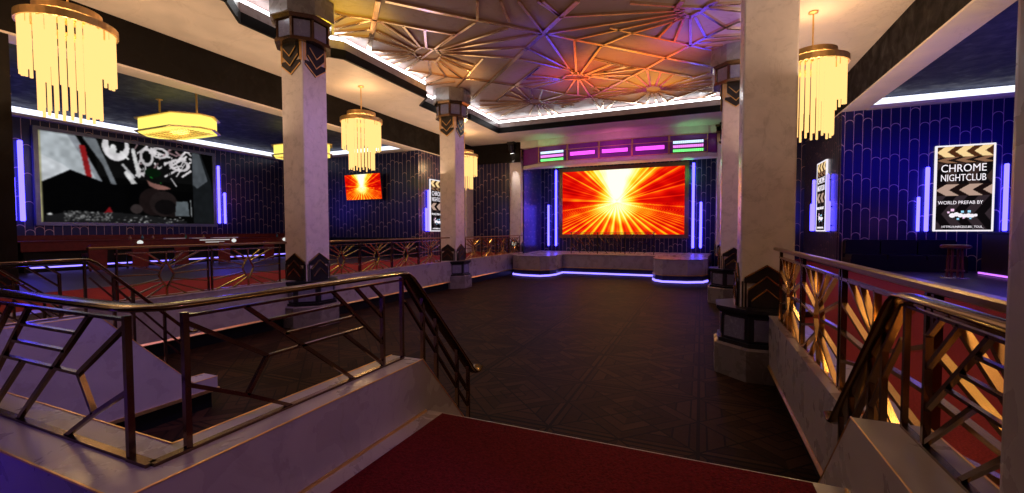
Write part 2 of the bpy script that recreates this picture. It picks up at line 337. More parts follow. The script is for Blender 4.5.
RIBS=[(0.17,(-9.43,11.3),(-12.31,14.15)),
(0.09,(-11.24,11.33),(-11.05,11.62),(-10.46,12.15),(-10.28,12.34),(-9.74,12.95),(-9.22,13.54),(-8.44,14.33)),
(0.09,(-11.05,11.62),(-11.73,11.81)),
(0.09,(-10.51,12.2),(-12.12,12.2)),
(0.09,(-11.01,12.73),(-12.37,12.45)),
(0.09,(-11.5,13.24),(-12.48,12.64)),
(0.09,(-10.33,14.64),(-10.29,12.36)),
(0.09,(-10.67,14.87),(-10.87,12.94)),
(0.09,(-10.79,15.05),(-11.42,13.45)),
(0.09,(-10.88,15.17),(-12.3,14.25)),
(0.09,(-10.88,15.17),(-12.37,14.89)),
(0.09,(-10.93,15.29),(-12.35,15.33)),
(0.09,(-10.72,15.45),(-12.38,15.81)),
(0.09,(-8.4,14.26),(-12.32,16.54)),
(0.09,(-9.74,12.95),(-10.23,14.68)),
(0.09,(-9.22,13.54),(-10.08,14.9)),
(0.09,(-10.68,15.99),(-11.53,17.39)),
(0.09,(-10.53,16.17),(-11.06,17.99)),
(0.09,(-10.93,15.88),(-10.43,16.17),(-9.96,15.78),(-9.73,15.28),(-9.92,15.05),(-10.21,14.73),(-10.77,15.02),(-11,15.53),(-10.93,15.88)),
(0.09,(-12.39,16.64),(-11.53,17.39),(-10.76,18.26)),
(0.09,(-12.44,17.98),(-11.53,17.39)),
(0.09,(-11.06,17.99),(-12.67,18.55)),
(0.09,(-11.08,18.81),(-12.71,18.68)),
(0.13,(-9.22,11.39),(-8.05,12.72),(-7.17,13.66),(-6.33,14.54),(-5.45,15.55)),
(0.09,(-6.56,12.55),(-7.12,13.61)),
(0.09,(-5.9,12.84),(-6.19,14.23)),
(0.09,(-5.37,13.07),(-5.4,15.41)),
(0.09,(-4.82,13.31),(-4.45,14.5)),
(0.17,(-3.65,13.82),(-5.45,15.55),(-12.24,22.13)),
(0.09,(-7.27,13.76),(-9.46,14.93)),
(0.09,(-9.88,15.31),(-6.44,14.64)),
(0.09,(-9.9,15.34),(-5.51,15.53)),
(0.09,(-9.93,15.39),(-6.38,16.46)),
(0.09,(-9.91,15.5),(-7.3,17.26)),
(0.09,(-8.5,16.73),(-11.43,19.54)),
(0.09,(-9.99,15.76),(-9.27,17.28)),
(0.09,(-10.15,16.01),(-9.74,17.8)),
(0.09,(-10.37,16.35),(-10.52,18.5)),
(0.09,(-11.25,17.72),(-10.52,18.5),(-8.67,20.36),(-8.19,21.13)),
(0.09,(-6.41,16.54),(-5.27,20.14)),
(0.09,(-7.13,17.44),(-6.52,18.15),(-5.22,19.96)),
(0.09,(-6.7,18.64),(-8.54,20.51)),
(0.09,(-4.66,13.38),(-4.47,14.47)),
(0.09,(-4.51,14.57),(-0.58,15.79)),
(0.09,(-5.32,15.6),(-0.58,15.95)),
(0.09,(-4.5,16.51),(-0.54,16.13)),
(0.09,(-3.59,17.43),(-2.38,16.81),(-0.55,16.36)),
(0.13,(-5.35,15.52),(-4.5,16.51),(-3.59,17.43),(-2.36,18.77),(-1.42,19.78),(0.31,21.56)),
(0.09,(-5.36,15.72),(-5.52,20.25)),
(0.09,(-4.52,16.58),(-5.42,20.29)),
(0.09,(-3.7,17.54),(-5.29,20.35)),
(0.09,(-4.25,18.63),(-3.58,19.47),(-3.09,20.07),(-2.59,20.59)),
(0.09,(-3.58,19.47),(-5.16,20.4)),
(0.09,(-3.09,20.07),(-5.12,20.53)),
(0.09,(-2.16,14.61),(-0.82,15.42)),
(0.09,(-1.54,17.59),(-0.75,16.11)),
(0.09,(-1.01,18.17),(-0.61,16.36)),
(0.09,(-0.46,18.77),(-0.42,16.44)),
(0.09,(0.1,18.31),(-0.26,16.41)),
(0.09,(0.71,17.66),(-0.06,16.19)),
(0.09,(1.13,16.59),(0.13,15.96)),
(0.09,(1.09,16.05),(0.16,15.77)),
(0.09,(-3.07,16.06),(-2.47,16.74),(-1.57,17.64),(-1.02,18.22),(-0.47,18.83),(0.36,19.69)),
(0.13,(1.18,17.33),(0.71,17.69),(-0.47,18.83),(-1.56,19.87),(-2.35,20.75),(-4.97,23.28),(-7.62,25.23)),
(0.09,(0.79,17.8),(1.24,18.07)),
(0.09,(0.16,18.33),(1.28,18.62)),
(0.09,(-0.2,18.7),(1.3,18.95)),
(0.09,(0.08,19.23),(0.7,19.4)),
(0.17,(-0.82,15.51),(-0.76,15.92),(-0.43,16.34),(-0.06,16.1),(0.12,15.79),(0.4,15.59)),
(0.17,(-0.82,15.51),(-0.62,15.14)),
(0.09,(-0.75,15.5),(-0.06,15.88)),
(0.09,(-9.88,19.12),(-8.59,20.48),(-7.89,21.14),(-6.7,22.8),(-6.11,23.19),(-5.57,23.84),(-5.19,24.42)),
(0.09,(-6.62,18.55),(-8.55,20.38),(-10.59,22.48)),
(0.09,(-6.17,20.53),(-7.43,19.35)),
(0.09,(-6.17,20.53),(-7.83,19.91)),
(0.09,(-6.17,20.53),(-8.46,20.53)),
(0.09,(-6.14,20.65),(-7.86,21.15)),
(0.09,(-5.91,20.12),(-5.42,20.07),(-4.8,20.55),(-5,20.94),(-5.43,20.86),(-6.05,20.58),(-6.16,20.49),(-5.91,20.12)),
(0.09,(-5.49,20.83),(-6.11,23.19)),
(0.09,(-5.61,20.78),(-6.7,22.8)),
(0.09,(-5.43,20.86),(-5.57,23.84),(-5.61,26.39)),
(0.09,(-5.24,20.94),(-4.91,23.07)),
(0.09,(-4.83,20.66),(-4.14,21.21)),
(0.09,(-8.83,23.1),(-8.6,22.92),(-8.28,23.2),(-8.35,23.76),(-8.75,24.04),(-9,23.78),(-8.83,23.1)),
(0.09,(-8.09,21.17),(-8.53,22.95)),
(0.09,(-7.57,21.65),(-8.27,23.06)),
(0.09,(-8.6,20.59),(-8.79,22.98)),
(0.09,(-9.17,21.19),(-8.92,23.21)),
(0.09,(-9.73,21.73),(-8.97,23.34)),
(0.09,(-6.7,22.8),(-8.3,23.49)),
(0.09,(-11.43,22.11),(-9.02,23.47)),
(0.09,(-11.88,22.98),(-9.03,23.49)),
(0.09,(-12.22,23.64),(-9.05,23.54)),
(0.09,(-12.38,24.72),(-9.04,23.61)),
(0.09,(-11.66,25.48),(-8.98,23.72)),
(0.09,(-9.84,25.74),(-8.87,23.99)),
(0.09,(-9.35,26.32),(-8.75,24.04)),
(0.09,(-8.74,26.59),(-8.53,24.14)),
(0.09,(-8.27,26.43),(-8.41,24.04)),
(0.09,(-5.59,23.91),(-8.27,23.65)),
(0.09,(-6.37,24.48),(-8.3,23.72)),
(0.09,(-6.87,25.12),(-8.33,23.8)),
(0.09,(-4.28,18.64),(-3.57,19.5),(-3.05,20.15),(-2.33,20.71),(-1.76,21.37),(-1.22,21.94),(-0.45,22.72)),
(0.09,(-3.57,19.5),(-4.89,20.33)),
(0.09,(-3.05,20.15),(-4.91,20.41)),
(0.09,(-2.58,20.6),(-4.93,20.49)),
(0.09,(-3.11,21.29),(-4.95,20.57)),
(0.09,(-3.58,21.8),(-4.88,20.77)),
(0.09,(-2.73,23.56),(-2.37,23.2),(-1.99,23.47),(-1.88,24.03),(-2.26,24.52),(-2.7,24.1),(-2.73,23.56)),
(0.09,(-2.89,21.3),(-2.5,23.35)),
(0.09,(-2.31,20.8),(-2.41,23.29)),
(0.09,(-1.77,21.45),(-2.18,23.39)),
(0.09,(-1.22,21.94),(-2.05,23.55)),
(0.09,(0.28,22.43),(-1.89,23.76)),
(0.09,(0.4,23.28),(-1.89,23.88)),
(0.09,(0.44,23.85),(-1.89,23.97)),
(0.09,(0.46,24.65),(-1.88,24.03)),
(0.09,(0.45,25.6),(-1.91,24.13)),
(0.09,(-3.42,22.06),(-2.72,23.46)),
(0.09,(-5.21,22.16),(-2.74,23.66)),
(0.09,(-5.27,22.98),(-2.73,23.81)),
(0.09,(-5.19,23.8),(-2.74,23.91)),
(0.09,(-5.16,24.28),(-2.73,24.03)),
(0.09,(-3.5,25.89),(-2.7,24.33)),
(0.09,(-2.92,26.4),(-2.53,24.51)),
(0.09,(-2.39,26.77),(-2.38,24.58)),
(0.09,(-1.87,26.48),(-2.17,24.56)),
(0.09,(-1.18,26.04),(-2.03,24.4)),
(0.09,(0.43,24.33),(-1.87,26.48)),
(0.09,(0.64,25.91),(-0.51,26.95)),
(0.09,(-5.16,24.28),(-4.45,25.09),(-3.51,26.01),(-2.85,26.7)),
(0.09,(-5.05,24.7),(-5.49,26.5)),
(0.09,(-4.45,25.09),(-5.29,26.59))]

# ------------------------------------------------------------------ key dimensions
FL = 1.36                       # raised floor level
XL, XR = -11.8, 1.24            # low walls of the dance floor
BL, BR = -16.15, 5.45           # inner faces of the ceiling beams
WL, WR = -27.3, 16.5            # outer walls
YB = 22.9                       # back wall of the side lounges
ZC, ZK = 9.43, 10.3             # cream ceiling, coffered ceiling
CX = -5.3

# ------------------------------------------------------------------ floors
struct(MB().box(XL - .3, XR + .3, -2.2, 34.4, -.12, 0).build('floor', PARQ))
struct(MB().box(WL, -16.2, -2.2, 31, 1.0, FL).build('floor', PURF))
struct(MB().box(-16.2, XL - .45, -2.2, 31, 1.0, FL).build('floor', REDC))
struct(MB().box(XR + .45, BR + .3, -2.2, 31, 1.0, 1.30).build('floor', REDC))
struct(MB().box(BR + .3, WR, -2.2, 23.2, 1.0, FL).build('floor', PURF))
struct(MB().box(-8.0, .86, -2.2, 1.02, 1.06, FL).box(-2.62, .86, 1.02, 3.34, 1.06, FL).build('floor', MARB))
tag(MB().box(-2.10, .68, -2.1, 3.30, FL + .002, FL + .014).build('carpet', REDD), 'deep red carpet on the landing at the bottom of the picture', 'carpet')

# ------------------------------------------------------------------ low walls of the dance floor
def low_wall(x, sgn, y0, y1, name, top=1.40):
    """marble curb wall, face at x towards the dance floor (sgn: +1 body to the right)"""
    b = MB()
    def bx(a, c, z0, z1): b.box(min(x + sgn * a, x + sgn * c), max(x + sgn * a, x + sgn * c), y0, y1, z0, z1)
    b.k = 0; bx(0, .45, .405, top)
    b.k = 1; bx(.10, .45, 0, .34)
    b.k = 2; b.prism([(x - sgn * .028, .345), (x - sgn * .028, .36), (x - sgn * .005, .40), (x + sgn * .12, .40), (x + sgn * .12, .345)], y0, y1, 'y')
    b.k = 0; bx(-.02, .47, top, top + .03)
    return struct(b.build(name, [MARB, BLACK, GOLD]))
low_wall(XL, -1, -2.2, 29.4, 'wall_left')
low_wall(XR, 1, -2.2, 29.4, 'wall_right', 1.32)

# landing and stair walls (ledge top 1.85)
LT = 1.85
def stringer(x0, x1, name):
    b = MB(); b.prism([(1.02, .33), (4.85, .33), (4.85, .52), (4.46, .52), (3.26, LT), (1.02, LT)], x0, x1, 'x')
    b.k = 1; b.box(x0 + .06, x1 - .06, 1.1, 4.78, 0, .29)
    b.k = 2; b.box(x0 - .02, x1 + .02, 1.0, 4.87, .28, .33)
    for xx in (x0, x1):
        b.sweep([(xx, 1.42 if xx in (-2.62, -7.60) else 1.02, LT), (xx, 3.26, LT), (xx, 4.46, .52), (xx, 4.85, .52)], circ(.0055, 6))
    return struct(b.build(name, [MARB, BLACK, GOLD]))
stringer(-2.62, -2.275, 'wall_left'); stringer(.86, 1.23, 'wall_right')
stringer(-7.95, -7.60, 'wall_left'); stringer(-11.78, -11.43, 'wall_left')
b = MB().box(-7.60, -2.62, 1.02, 1.42, .40, LT)
b.k = 1; b.box(-7.60, -2.62, 1.10, 1.34, 0, .35); b.k = 2; b.box(-7.60, -2.62, 1.04, 1.44, .35, .40)
for yy in (1.02, 1.42): b.bar((-7.6, yy, LT), (-2.27 if yy < 1.2 else -2.62, yy, LT), .010, .010, (0, 0, 1))
b.bar((-2.275, 1.02, FL + .01), (-2.275, 3.3, FL + .01), .025, .02, (0, 0, 1))
b.bar((.86, 1.02, FL + .01), (.86, 3.3, FL + .01), .025, .02, (0, 0, 1))
struct(b.build('wall_front', [MARB, BLACK, GOLD]))

def staircase(x0, x1, label):
    t = thing('staircase', label, 'stairs', ((x0 + x1) / 2, 3.34, 0))
    for i in range(5):
        z1 = FL - .272 * i - .03 - (.0 if i else .0); y = 3.34 + .28 * i
        if i == 0: z1 = FL - .03
        MB().box(x0, x1, y, y + .28, max(0.0, z1 - .272 - .27), z1 - .24).build('step', MARB, t)
    b = MB()
    for i in range(5):
        z1 = FL - .27 - .272 * i; y = 3.34 + .28 * i
        b.box(x0 + .17, x1 - .17, y, y + .285, z1 + .003, z1 + .015)
    b.build('carpet_runner', REDD, t)
    return t
staircase(-2.25, .835, 'wide red-carpeted marble stairs going down from the near landing')
staircase(-11.40, -7.98, 'far left red-carpeted marble stairs beyond the gap in the landing')
struct(MB().box(-11.8, -7.97, -2.2, 3.34, 1.06, FL).build('floor', MARB))

# ------------------------------------------------------------------ ceiling
hl = [(-12.25, -2), (-12.25, 8.3), (-13.1, 9.3), (-13.1, 11.8), (-12.3, 12.8), (-12.3, 18.1), (-13.3, 19.0), (-13.3, 21.6), (-12.3, 22.5), (-12.3, 26.4)]
hr = [(2 * CX - x, y) for x, y in reversed(hl)]
hole = hl + hr
def flat_with_hole(name, outer, inner, z0, z1, mat):
    v2 = [Vector((*p, 0)) for p in outer], [Vector((*p, 0)) for p in inner]
    tri = tessellate_polygon(list(v2)); pts = outer + inner; n = len(pts)
    b = MB(); b.add([(x, y, z0) for x, y in pts] + [(x, y, z1) for x, y in pts], [tuple(t) for t in tri] + [tuple(i + n for i in t) for t in tri])
    return struct(b.build(name, mat))
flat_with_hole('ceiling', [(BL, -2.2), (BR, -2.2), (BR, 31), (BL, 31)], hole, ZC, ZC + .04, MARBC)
def off(poly, d):
    out = []
    for x, y in poly: out.append((x + (d if x > CX else -d), y + (d if y > 20 and abs(y - 26.4) < .1 else 0)))
    return out
def band(name, poly, z0, z1, t, mat):
    """open ring following the coffer outline"""
    o2 = off(poly, t); n = len(poly); b = MB()
    for i in range(n - 1):
        a, c, d, e = poly[i], poly[i + 1], o2[i + 1], o2[i]
        b.add([(a[0], a[1], z0), (c[0], c[1], z0), (d[0], d[1], z0), (e[0], e[1], z0), (a[0], a[1], z1), (c[0], c[1], z1), (d[0], d[1], z1), (e[0], e[1], z1)],
              [(0, 3, 2, 1), (4, 5, 6, 7), (0, 1, 5, 4), (1, 2, 6, 5), (2, 3, 7, 6), (3, 0, 4, 7)])
    return struct(b.build(name, mat))
band('trim_1', off(hole, -.08), ZC - .05, 9.72, .10, BLACK)
band('trim_2', off(hole, -.02), 9.72, 10.05, .12, MARB)
tag(band('cove_light', off(hole, .0), 10.052, 10.17, .08, E_COVE), 'white light line running all round the raised centre ceiling', 'cove light')
del bpy.data.objects['cove_light']['kind']
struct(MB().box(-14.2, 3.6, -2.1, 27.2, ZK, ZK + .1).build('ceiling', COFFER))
for poly, z0, z1, t in ((off(hole, .45), 9.47, ZK, .05),):
    band('trim_3', poly, z0, z1, t, MARBG)
b = MB()
for e_ in RIBS:
    w, pts = e_[0], e_[1:]
    for p, q in zip(pts[:-1], pts[1:]):
        if p != q: b.bar((*p, 10.26), (*q, 10.26), w, .09, (0, 0, 1))
struct(b.build('trim_4', RIB))

# beams between hall and lounges
def beam(xa, xb):
    b = MB().box(xa, xb, -2.2, 31, 8.06, ZC + .04); b.k = 1; b.box(xa, xb, -2.2, 31, 8.0, 8.06)
    o = struct(b.build('trim_5', [DARKM, MARBC])); return o
beam(BL - .75, BL); beam(BR, BR + .85)
struct(MB().box(WL, BL - .75, -2.2, YB, 8.45, 8.55).build('ceiling', NAVYC))
struct(MB().box(BR + .85, WR, -2.2, YB, 8.45, 8.55).build('ceiling', NAVYC))

# ------------------------------------------------------------------ walls
struct(MB().box(WL - .2, WL, 3.5, YB, 1.0, 8.5).build('wall_left', TILE))
struct(MB().box(WL - .2, BL - .02, YB, YB + .25, 1.0, 8.5).build('wall_back', TILE))
struct(MB().box(BL - .3, BL, YB + .25, 30, 1.0, 8.0).build('wall_left', TILE))
struct(MB().box(BL - .02, BL + .16, 28.7, 29.75, FL, 8.0).build('trim_6', SHAFT))
struct(MB().box(BL, -13.1, 29.9, 30.15, 1.0, 8.1).build('wall_back', TILE))
b = MB().box(BL, -12.2, 29.8, 30.1, 8.0, ZC); struct(b.build('trim_7', DARKM))
struct(MB().box(BR + .02, WR, YB, YB + .25, 1.0, 8.5).build('wall_back', TILE))
struct(MB().box(BR, BR + .3, YB + .25, 30, 1.0, 8.0).build('wall_right', TILE))
struct(MB().box(2.2, BR, 29.9, 30.15, 1.0, ZC).build('wall_back', TILE))
struct(MB().box(BL - .75, BL, -2.2, 5.35, 1.0, 8.0).build('wall_left', DARKM))
struct(MB().box(WR, WR + .2, -2.2, YB, 1.0, 8.5).build('wall_right', TILE))
struct(MB().box(WL, WR, -2.5, -2.2, 0, 10.4).build('wall_front', DARKM))
# cornice ledges with light lines
def cornice(x0, x1, y0, y1, sx0, sx1, sy0, sy1, label):
    struct(MB().box(x0, x1, y0, y1, 7.98, 8.10).build('trim_8', MARBC))
    o = MB().box(sx0, sx1, sy0, sy1, 8.15, 8.36).build('cornice_light', E_CORN)
    tag(o, label, 'cove light')
cornice(WL, WL + .35, 3.5, YB, WL + .05, WL + .30, 3.6, YB - .4, 'white light line along the top of the left wall above the wide screen')
cornice(WL + .35, BL - .75, YB - .35, YB, WL + .45, BL - .85, YB - .30, YB - .05, 'white light line above the small tilted red screen')
cornice(BR + .85, WR, YB - .35, YB, BR + .95, WR, YB - .30, YB - .05, 'white light line at the top of the right back wall above the poster')

# ------------------------------------------------------------------ stage recess
YS = 34.2
struct(MB().box(-12.2, 1.6, YS, YS + .2, 0, ZC).build('wall_back', TILE))
struct(MB().box(-12.3, -12.1, 30.4, YS, 0, ZC).build('wall_left', TILE))
struct(MB().box(1.45, 1.65, 30.4, YS, 0, ZC).build('wall_right', TILE))
struct(MB().box(-12.3, 1.6, 31, YS + .2, ZC, ZC + .04).build('ceiling', MARBC))
struct(MB().box(-12.1, 1.45, 29.75, 30.1, 8.95, ZC).build('trim_9', MARBC))

# stage platform
ST = 1.36
stg = thing('stage', 'low grey marble stage with two rounded platforms and violet lit base', 'stage', (-5.6, 30, 0))
podL = [(-11.75, 29.2), (-11.75, 27.7), (-11.5, 26.9), (-10.7, 26.45), (-9.4, 26.35), (-8.95, 26.9), (-8.75, 27.6), (-8.75, 29.2)]
podR = [(-11.35 - x, y - .35 if y < 29 else y) for x, y in reversed(podL)]
def arcs(p):
    out = []
    for i, q in enumerate(p): out.append(q)
    return out
deck = [(-12.05, 34.05), (-12.05, 31.2), (-11.75, 31.2)] + podL + podR + [(.75, 34.05)]
def inset(p, d):
    c = []
    for x, y in p: c.append((x, y + d))
    return c
b = MB(); b.prism(deck, .48, ST - .03, 'z'); b.build('body', MARB, stg)
b = MB(); b.prism(inset(deck, -.05), ST - .03, ST, 'z'); b.build('deck', MARB, stg)
b = MB(); b.prism(inset(deck, .10), 0, .42, 'z'); b.build('plinth', mat_plain('blue_black_plinth', (.02, .02, .05), .3), stg)
path = [(x, y - .02, .46) for x, y in podL[1:] + podR[:-1]]
b = MB(); b.sweep(path, [(-.02, -.03), (.02, -.03), (.02, .03), (-.02, .03)]); b.build('gold_edge', GOLD, stg)
path = [(x, y + .03, .10) for x, y in podL[1:] + podR[:-1]]
b = MB(); b.sweep(path, [(-.03, -.055), (.03, -.055), (.03, .055), (-.03, .055)]); b.build('light_strip', E_STRIP, stg)

# ------------------------------------------------------------------ columns
def face_prism(b, poly, d0, d1, ang, half):
    """poly (s, z) laid on the column face turned by ang, between half+d0 and half+d1"""
    n = Vector((math.cos(ang), math.sin(ang), 0)); s = Vector((-math.sin(ang), math.cos(ang), 0))
    k = len(poly); vs_ = [n * (half + d) + s * p[0] + Vector((0, 0, p[1])) for d in (d0, d1) for p in poly]
    tri = tessellate_polygon([[Vector((p[0], p[1], 0)) for p in poly]])
    b.add(vs_, [tuple(t) for t in tri] + [tuple(i + k for i in t) for t in tri] + [(i, (i + 1) % k, (i + 1) % k + k, i + k) for i in range(k)])
def make_column(label, full=True):
    t = thing('column', label, 'column', (0, 0, 0)); o8 = math.pi / 8; C8 = math.cos(o8); h = .475
    b = MB(); c = .03
    b.prism([(-h + c, -h), (h - c, -h), (h, -h + c), (h, h - c), (h - c, h), (-h + c, h), (-h, h - c), (-h, -h + c)], 1.40, 9.65 if full else ZC)
    b.build('shaft', SHAFT, t)
    if full: MB().ngon(0, 0, .93 / C8, 8, 0, .62, rot=o8).ngon(0, 0, .93 / C8, 8, .62, .66, .88 / C8, o8).build('plinth', MARBG, t)
    if full:
        b = MB().ngon(0, 0, .80 / C8, 8, .66, 1.30, rot=o8); b.ngon(0, 0, .86 / C8, 8, .66, .74, rot=o8); b.ngon(0, 0, .84 / C8, 8, 1.28, 1.36, .90 / C8, o8); b.ngon(0, 0, .90 / C8, 8, 1.36, 1.42, rot=o8)
        ped = b.build('pedestal', CHAR, t)
        b = MB()
        for k in range(8): face_prism(b, [(-.24, .80), (.24, .80), (.24, 1.22), (-.24, 1.22)], 0, .025, k * math.pi / 4, .80)
        b.build('stone_panel', PANELM, ped)
    # stepped arrow ornament on each face, at the foot and (upside down) under the capital
    def house(w, zb, zs, zp): return [(-w, zb), (w, zb), (w, zs), (0, zp), (-w, zs)]
    for k in range(4):
        a = k * math.pi / 2
        for flip in (False, True):
            f = (lambda z: z) if not flip else (lambda z: 8.88 - (z - 1.42) * (1.12 if full else .95))
            b = MB()
            for w, zb, zs, zp, d in ((.40, 1.92, 2.04, 2.30, .03), (.33, 1.42, 1.80, 2.08, .05), (.27, 1.42, 1.58, 1.82, .07)):
                b.k = 0; face_prism(b, [(x, f(z)) for x, z in house(w, zb, zs, zp)], 0, d, a, h)
                b.k = 1
                for sg in (-1, 1):
                    face_prism(b, [(sg * w, f(zs)), (0, f(zp)), (0, f(zp - .03)), (sg * w, f(zs - .03))], d, d + .02, a, h)
            for sx in (-.43, -.37, .37, .43): b.k = 2; face_prism(b, [(sx - .015, f(1.42)), (sx + .015, f(1.42)), (sx + .015, f(1.95)), (sx - .015, f(1.95))], 0, .02, a, h)
            b.build('ornament', [CHAR, SUNB if not flip else GOLD, CHAR if not flip else GOLD], t)
    if full:
        b = MB().ngon(0, 0, .70 / C8, 8, 8.95, 9.6, rot=o8); b.ngon(0, 0, .80 / C8, 8, 8.86, 8.96, rot=o8); b.ngon(0, 0, .80 / C8, 8, 9.54, 9.64, .86 / C8, o8)
        for k in range(8):
            a = o8 + k * math.pi / 4; b.bar((.72 * math.cos(a) / C8, .72 * math.sin(a) / C8, 8.95), (.72 * math.cos(a) / C8, .72 * math.sin(a) / C8, 9.56), .07, .07, (math.cos(a), math.sin(a), 0))
        cap = b.build('collar', BRONZE, t)
        b = MB()
        for k in range(8): face_prism(b, [(-.23, 9.0), (.23, 9.0), (.23, 9.5), (-.23, 9.5)], 0, .025, k * math.pi / 4, .70)
        b.build('stone_panel', PANELM, cap)
        MB().ngon(0, 0, .92 / C8, 8, 9.64, ZK - .01, rot=o8).build('capital', MARBG, t)
    else:
        MB().box(-.58, .58, -.58, .58, 8.90, 9.0).box(-.55, .55, -.55, .55, 9.0, ZC - .01).box(-.60, .60, -.60, .60, 9.3, ZC - .005).build('collar', BRONZE, t)
    return t
XCL, XCR = -11.85, 1.23
c0 = make_column('cream marble column nearest the camera on the left side of the dance floor')
c0.location = (XCL, 10.58, 0); G = 'marble columns around the dance floor'; c0['group'] = G
dup(c0, (XCL - .32, 20.3, 0), 'second marble column on the left, between the two further chandeliers', G)
dup(c0, (XCR, 10.58, 0), 'large marble column nearest the camera on the right, beside the chandelier', G)
dup(c0, (XCR, 20.3, 0), 'marble column partly hidden behind the large near right column', G)
p0 = make_column('marble pilaster at the left edge of the stage with a small spotlight', False)
p0.location = (-12.65, 30.5, 0); p0['group'] = 'marble pilasters beside the stage'
dup(p0, (1.35, 30.3, 0), 'marble pilaster at the right edge of the stage behind the columns', 'marble pilasters beside the stage')
# pillar at the right picture edge
t = thing('pillar', 'smooth marble pillar cut by the right picture edge, standing on the stair wall', 'pillar', (1.25, 1.9, LT))
r = .07; pts = []
for cx_, cy_, a0 in ((0.99 + r, 2.15 - r, 90), (0.99 + r, 1.65 + r, 180), (1.47 - r, 1.65 + r, 270), (1.47 - r, 2.15 - r, 0)):
    for k in range(6): a = math.radians(a0 + k * 18); pts.append((cx_ + r * math.cos(a), cy_ + r * math.sin(a)))
MB().prism(pts, LT + .001, 9.4).build('shaft', MARB, t, smooth=False)

# ------------------------------------------------------------------ railings
# geometric panel, u along the run, z above the ledge (height .71)
GEO = [(0, .71, 1.8, .71), (.47, .60, 1.09, .60), (.59, .49, 1.21, .49), (.47, .38, 1.33, .38), (0, .68, .465, .383), (.465, .38, .33, .18), (0, .35, .33, .18), (.33, .18, .64, 0),
       (.33, .71, 1.2, 0), (1.0, .71, 1.54, .20), (1.1, .38, 1.54, .02), (1.23, .71, 1.54, .42), (1.40, .71, 1.54, .59)]
HPROF = [(.072 * math.cos(a), .019 * math.sin(a)) for a in [2 * math.pi * i / 14 for i in range(14)]]
def geo_panel(parent, p0, d, n, flip=False, L=1.8):
    """one panel; p0 foot of the first post, d unit direction, n normal"""
    p0, d, n = Vector(p0), Vector(d), Vector(n); up = Vector((0, 0, 1)); b = MB()
    P = lambda u, z: p0 + d * ((L - u) if flip else u) + up * z
    for u0, z0, u1, z1 in GEO: b.bar(P(u0, z0 + .0), P(u1, z1), .016 if z0 == z1 else .023, .026, n)
    b.bar(P(0, .008), P(L, .008), .016, .04, n)
    b.build('panel', BRONZE, parent)
    MB().bar(P(1.54, 0), P(1.54, .60), .028, .034, n).build('post', BRONZE, parent)
def post(parent, p, z0, z1, n=(0, 1, 0), w=.029): MB().bar((p[0], p[1], z0), (p[0], p[1], z1), w, .030, n).build('post', BRONZE, parent)
def stair_rail(parent, x, knee=3.31):
    b = MB(); zt = 2.62
    # lower rail and verticals between slope and stringer
    b.bar((x, 3.24, 2.56), (x, 4.40, 1.16), .022, .04, (1, 0, 0))
    b.bar((x, 3.26, 2.36), (x, 4.40, .98), .018, .03, (1, 0, 0))
    b.build('panel', BRONZE, parent)
    for yy in (3.53, 3.76, 4.17, 4.42):
        zb = LT - (yy - 3.26) * (1.45 / 1.30) if yy < 4.56 else .4
        MB().bar((x, yy, max(zb, .41)), (x, yy, zt - (yy - knee) * 1.025), .035, .035, (1, 0, 0)).build('post', BRONZE, parent)
def knee_path(x, y0=None):
    zt = 2.62; p = [(x, 3.14, zt), (x, 3.24, zt - .005), (x, 3.32, zt - .05), (x, 3.40, zt - .125), (x, 4.48, zt - .125 - 1.08 * 1.03)]
    e = p[-1]; p += [(x, e[1] + .06, e[2] - .045), (x, e[1] + .13, e[2] - .05), (x, e[1] + .19, e[2] - .01)]
    return p
# railing A: left of the landing, around the corner and down the stairs
XA, YA = -2.46, 1.24
ra = thing('railing', 'dark bronze landing railing on the left, turning a corner and sloping down the stairs', 'railing', (XA, YA, LT))
path = [(-7.70, YA, 2.62)] + [(XA - .20 , YA, 2.62), (XA - .09, YA + .02, 2.62), (XA - .02, YA + .09, 2.62), (XA, YA + .20, 2.62)] + knee_path(XA)
MB().sweep(path, HPROF).build('handrail', RAILM, ra, smooth=True)
geo_panel(ra, (XA, YA + .17, LT), (0, 1, 0), (1, 0, 0)); post(ra, (XA, YA + .17), LT, 2.58); post(ra, (XA, YA + 1.97), LT, 2.58)
geo_panel(ra, (XA - .17, YA, LT), (-1, 0, 0), (0, 1, 0)); post(ra, (XA - .17, YA), LT, 2.58)
geo_panel(ra, (XA - 1.97, YA, LT), (-1, 0, 0), (0, 1, 0), True); post(ra, (XA - 1.97, YA), LT, 2.58)
MB().bar((XA - 3.77, YA, LT + .008), (-7.6, YA, LT + .008), .02, .05, (0, 1, 0)).bar((XA - 3.77, YA, 2.56), (-7.6, YA, 2.56), .022, .045, (0, 1, 0)).build('panel', BRONZE, ra)
MB().bar((XA, YA, LT + .008), (XA, YA + .17, LT + .008), .02, .05, (1, 0, 0)).bar((XA, YA, LT + .008), (XA - .17, YA, LT + .008), .02, .05, (0, 1, 0)).build('panel', BRONZE, ra)
stair_rail(ra, XA)
# railing B: right of the landing
XBR = 1.10
rb = thing('railing', 'dark bronze landing railing on the right, in front of the gold-rayed railing', 'railing', (XBR, 1.2, LT))
MB().sweep([(XBR, -.3, 2.62)] + knee_path(XBR), HPROF).build('handrail', RAILM, rb, smooth=True)
geo_panel(rb, (XBR, YA + .17, LT), (0, 1, 0), (1, 0, 0)); post(rb, (XBR, YA + .17), LT, 2.58); post(rb, (XBR, YA + 1.97), LT, 2.58)
stair_rail(rb, XBR)
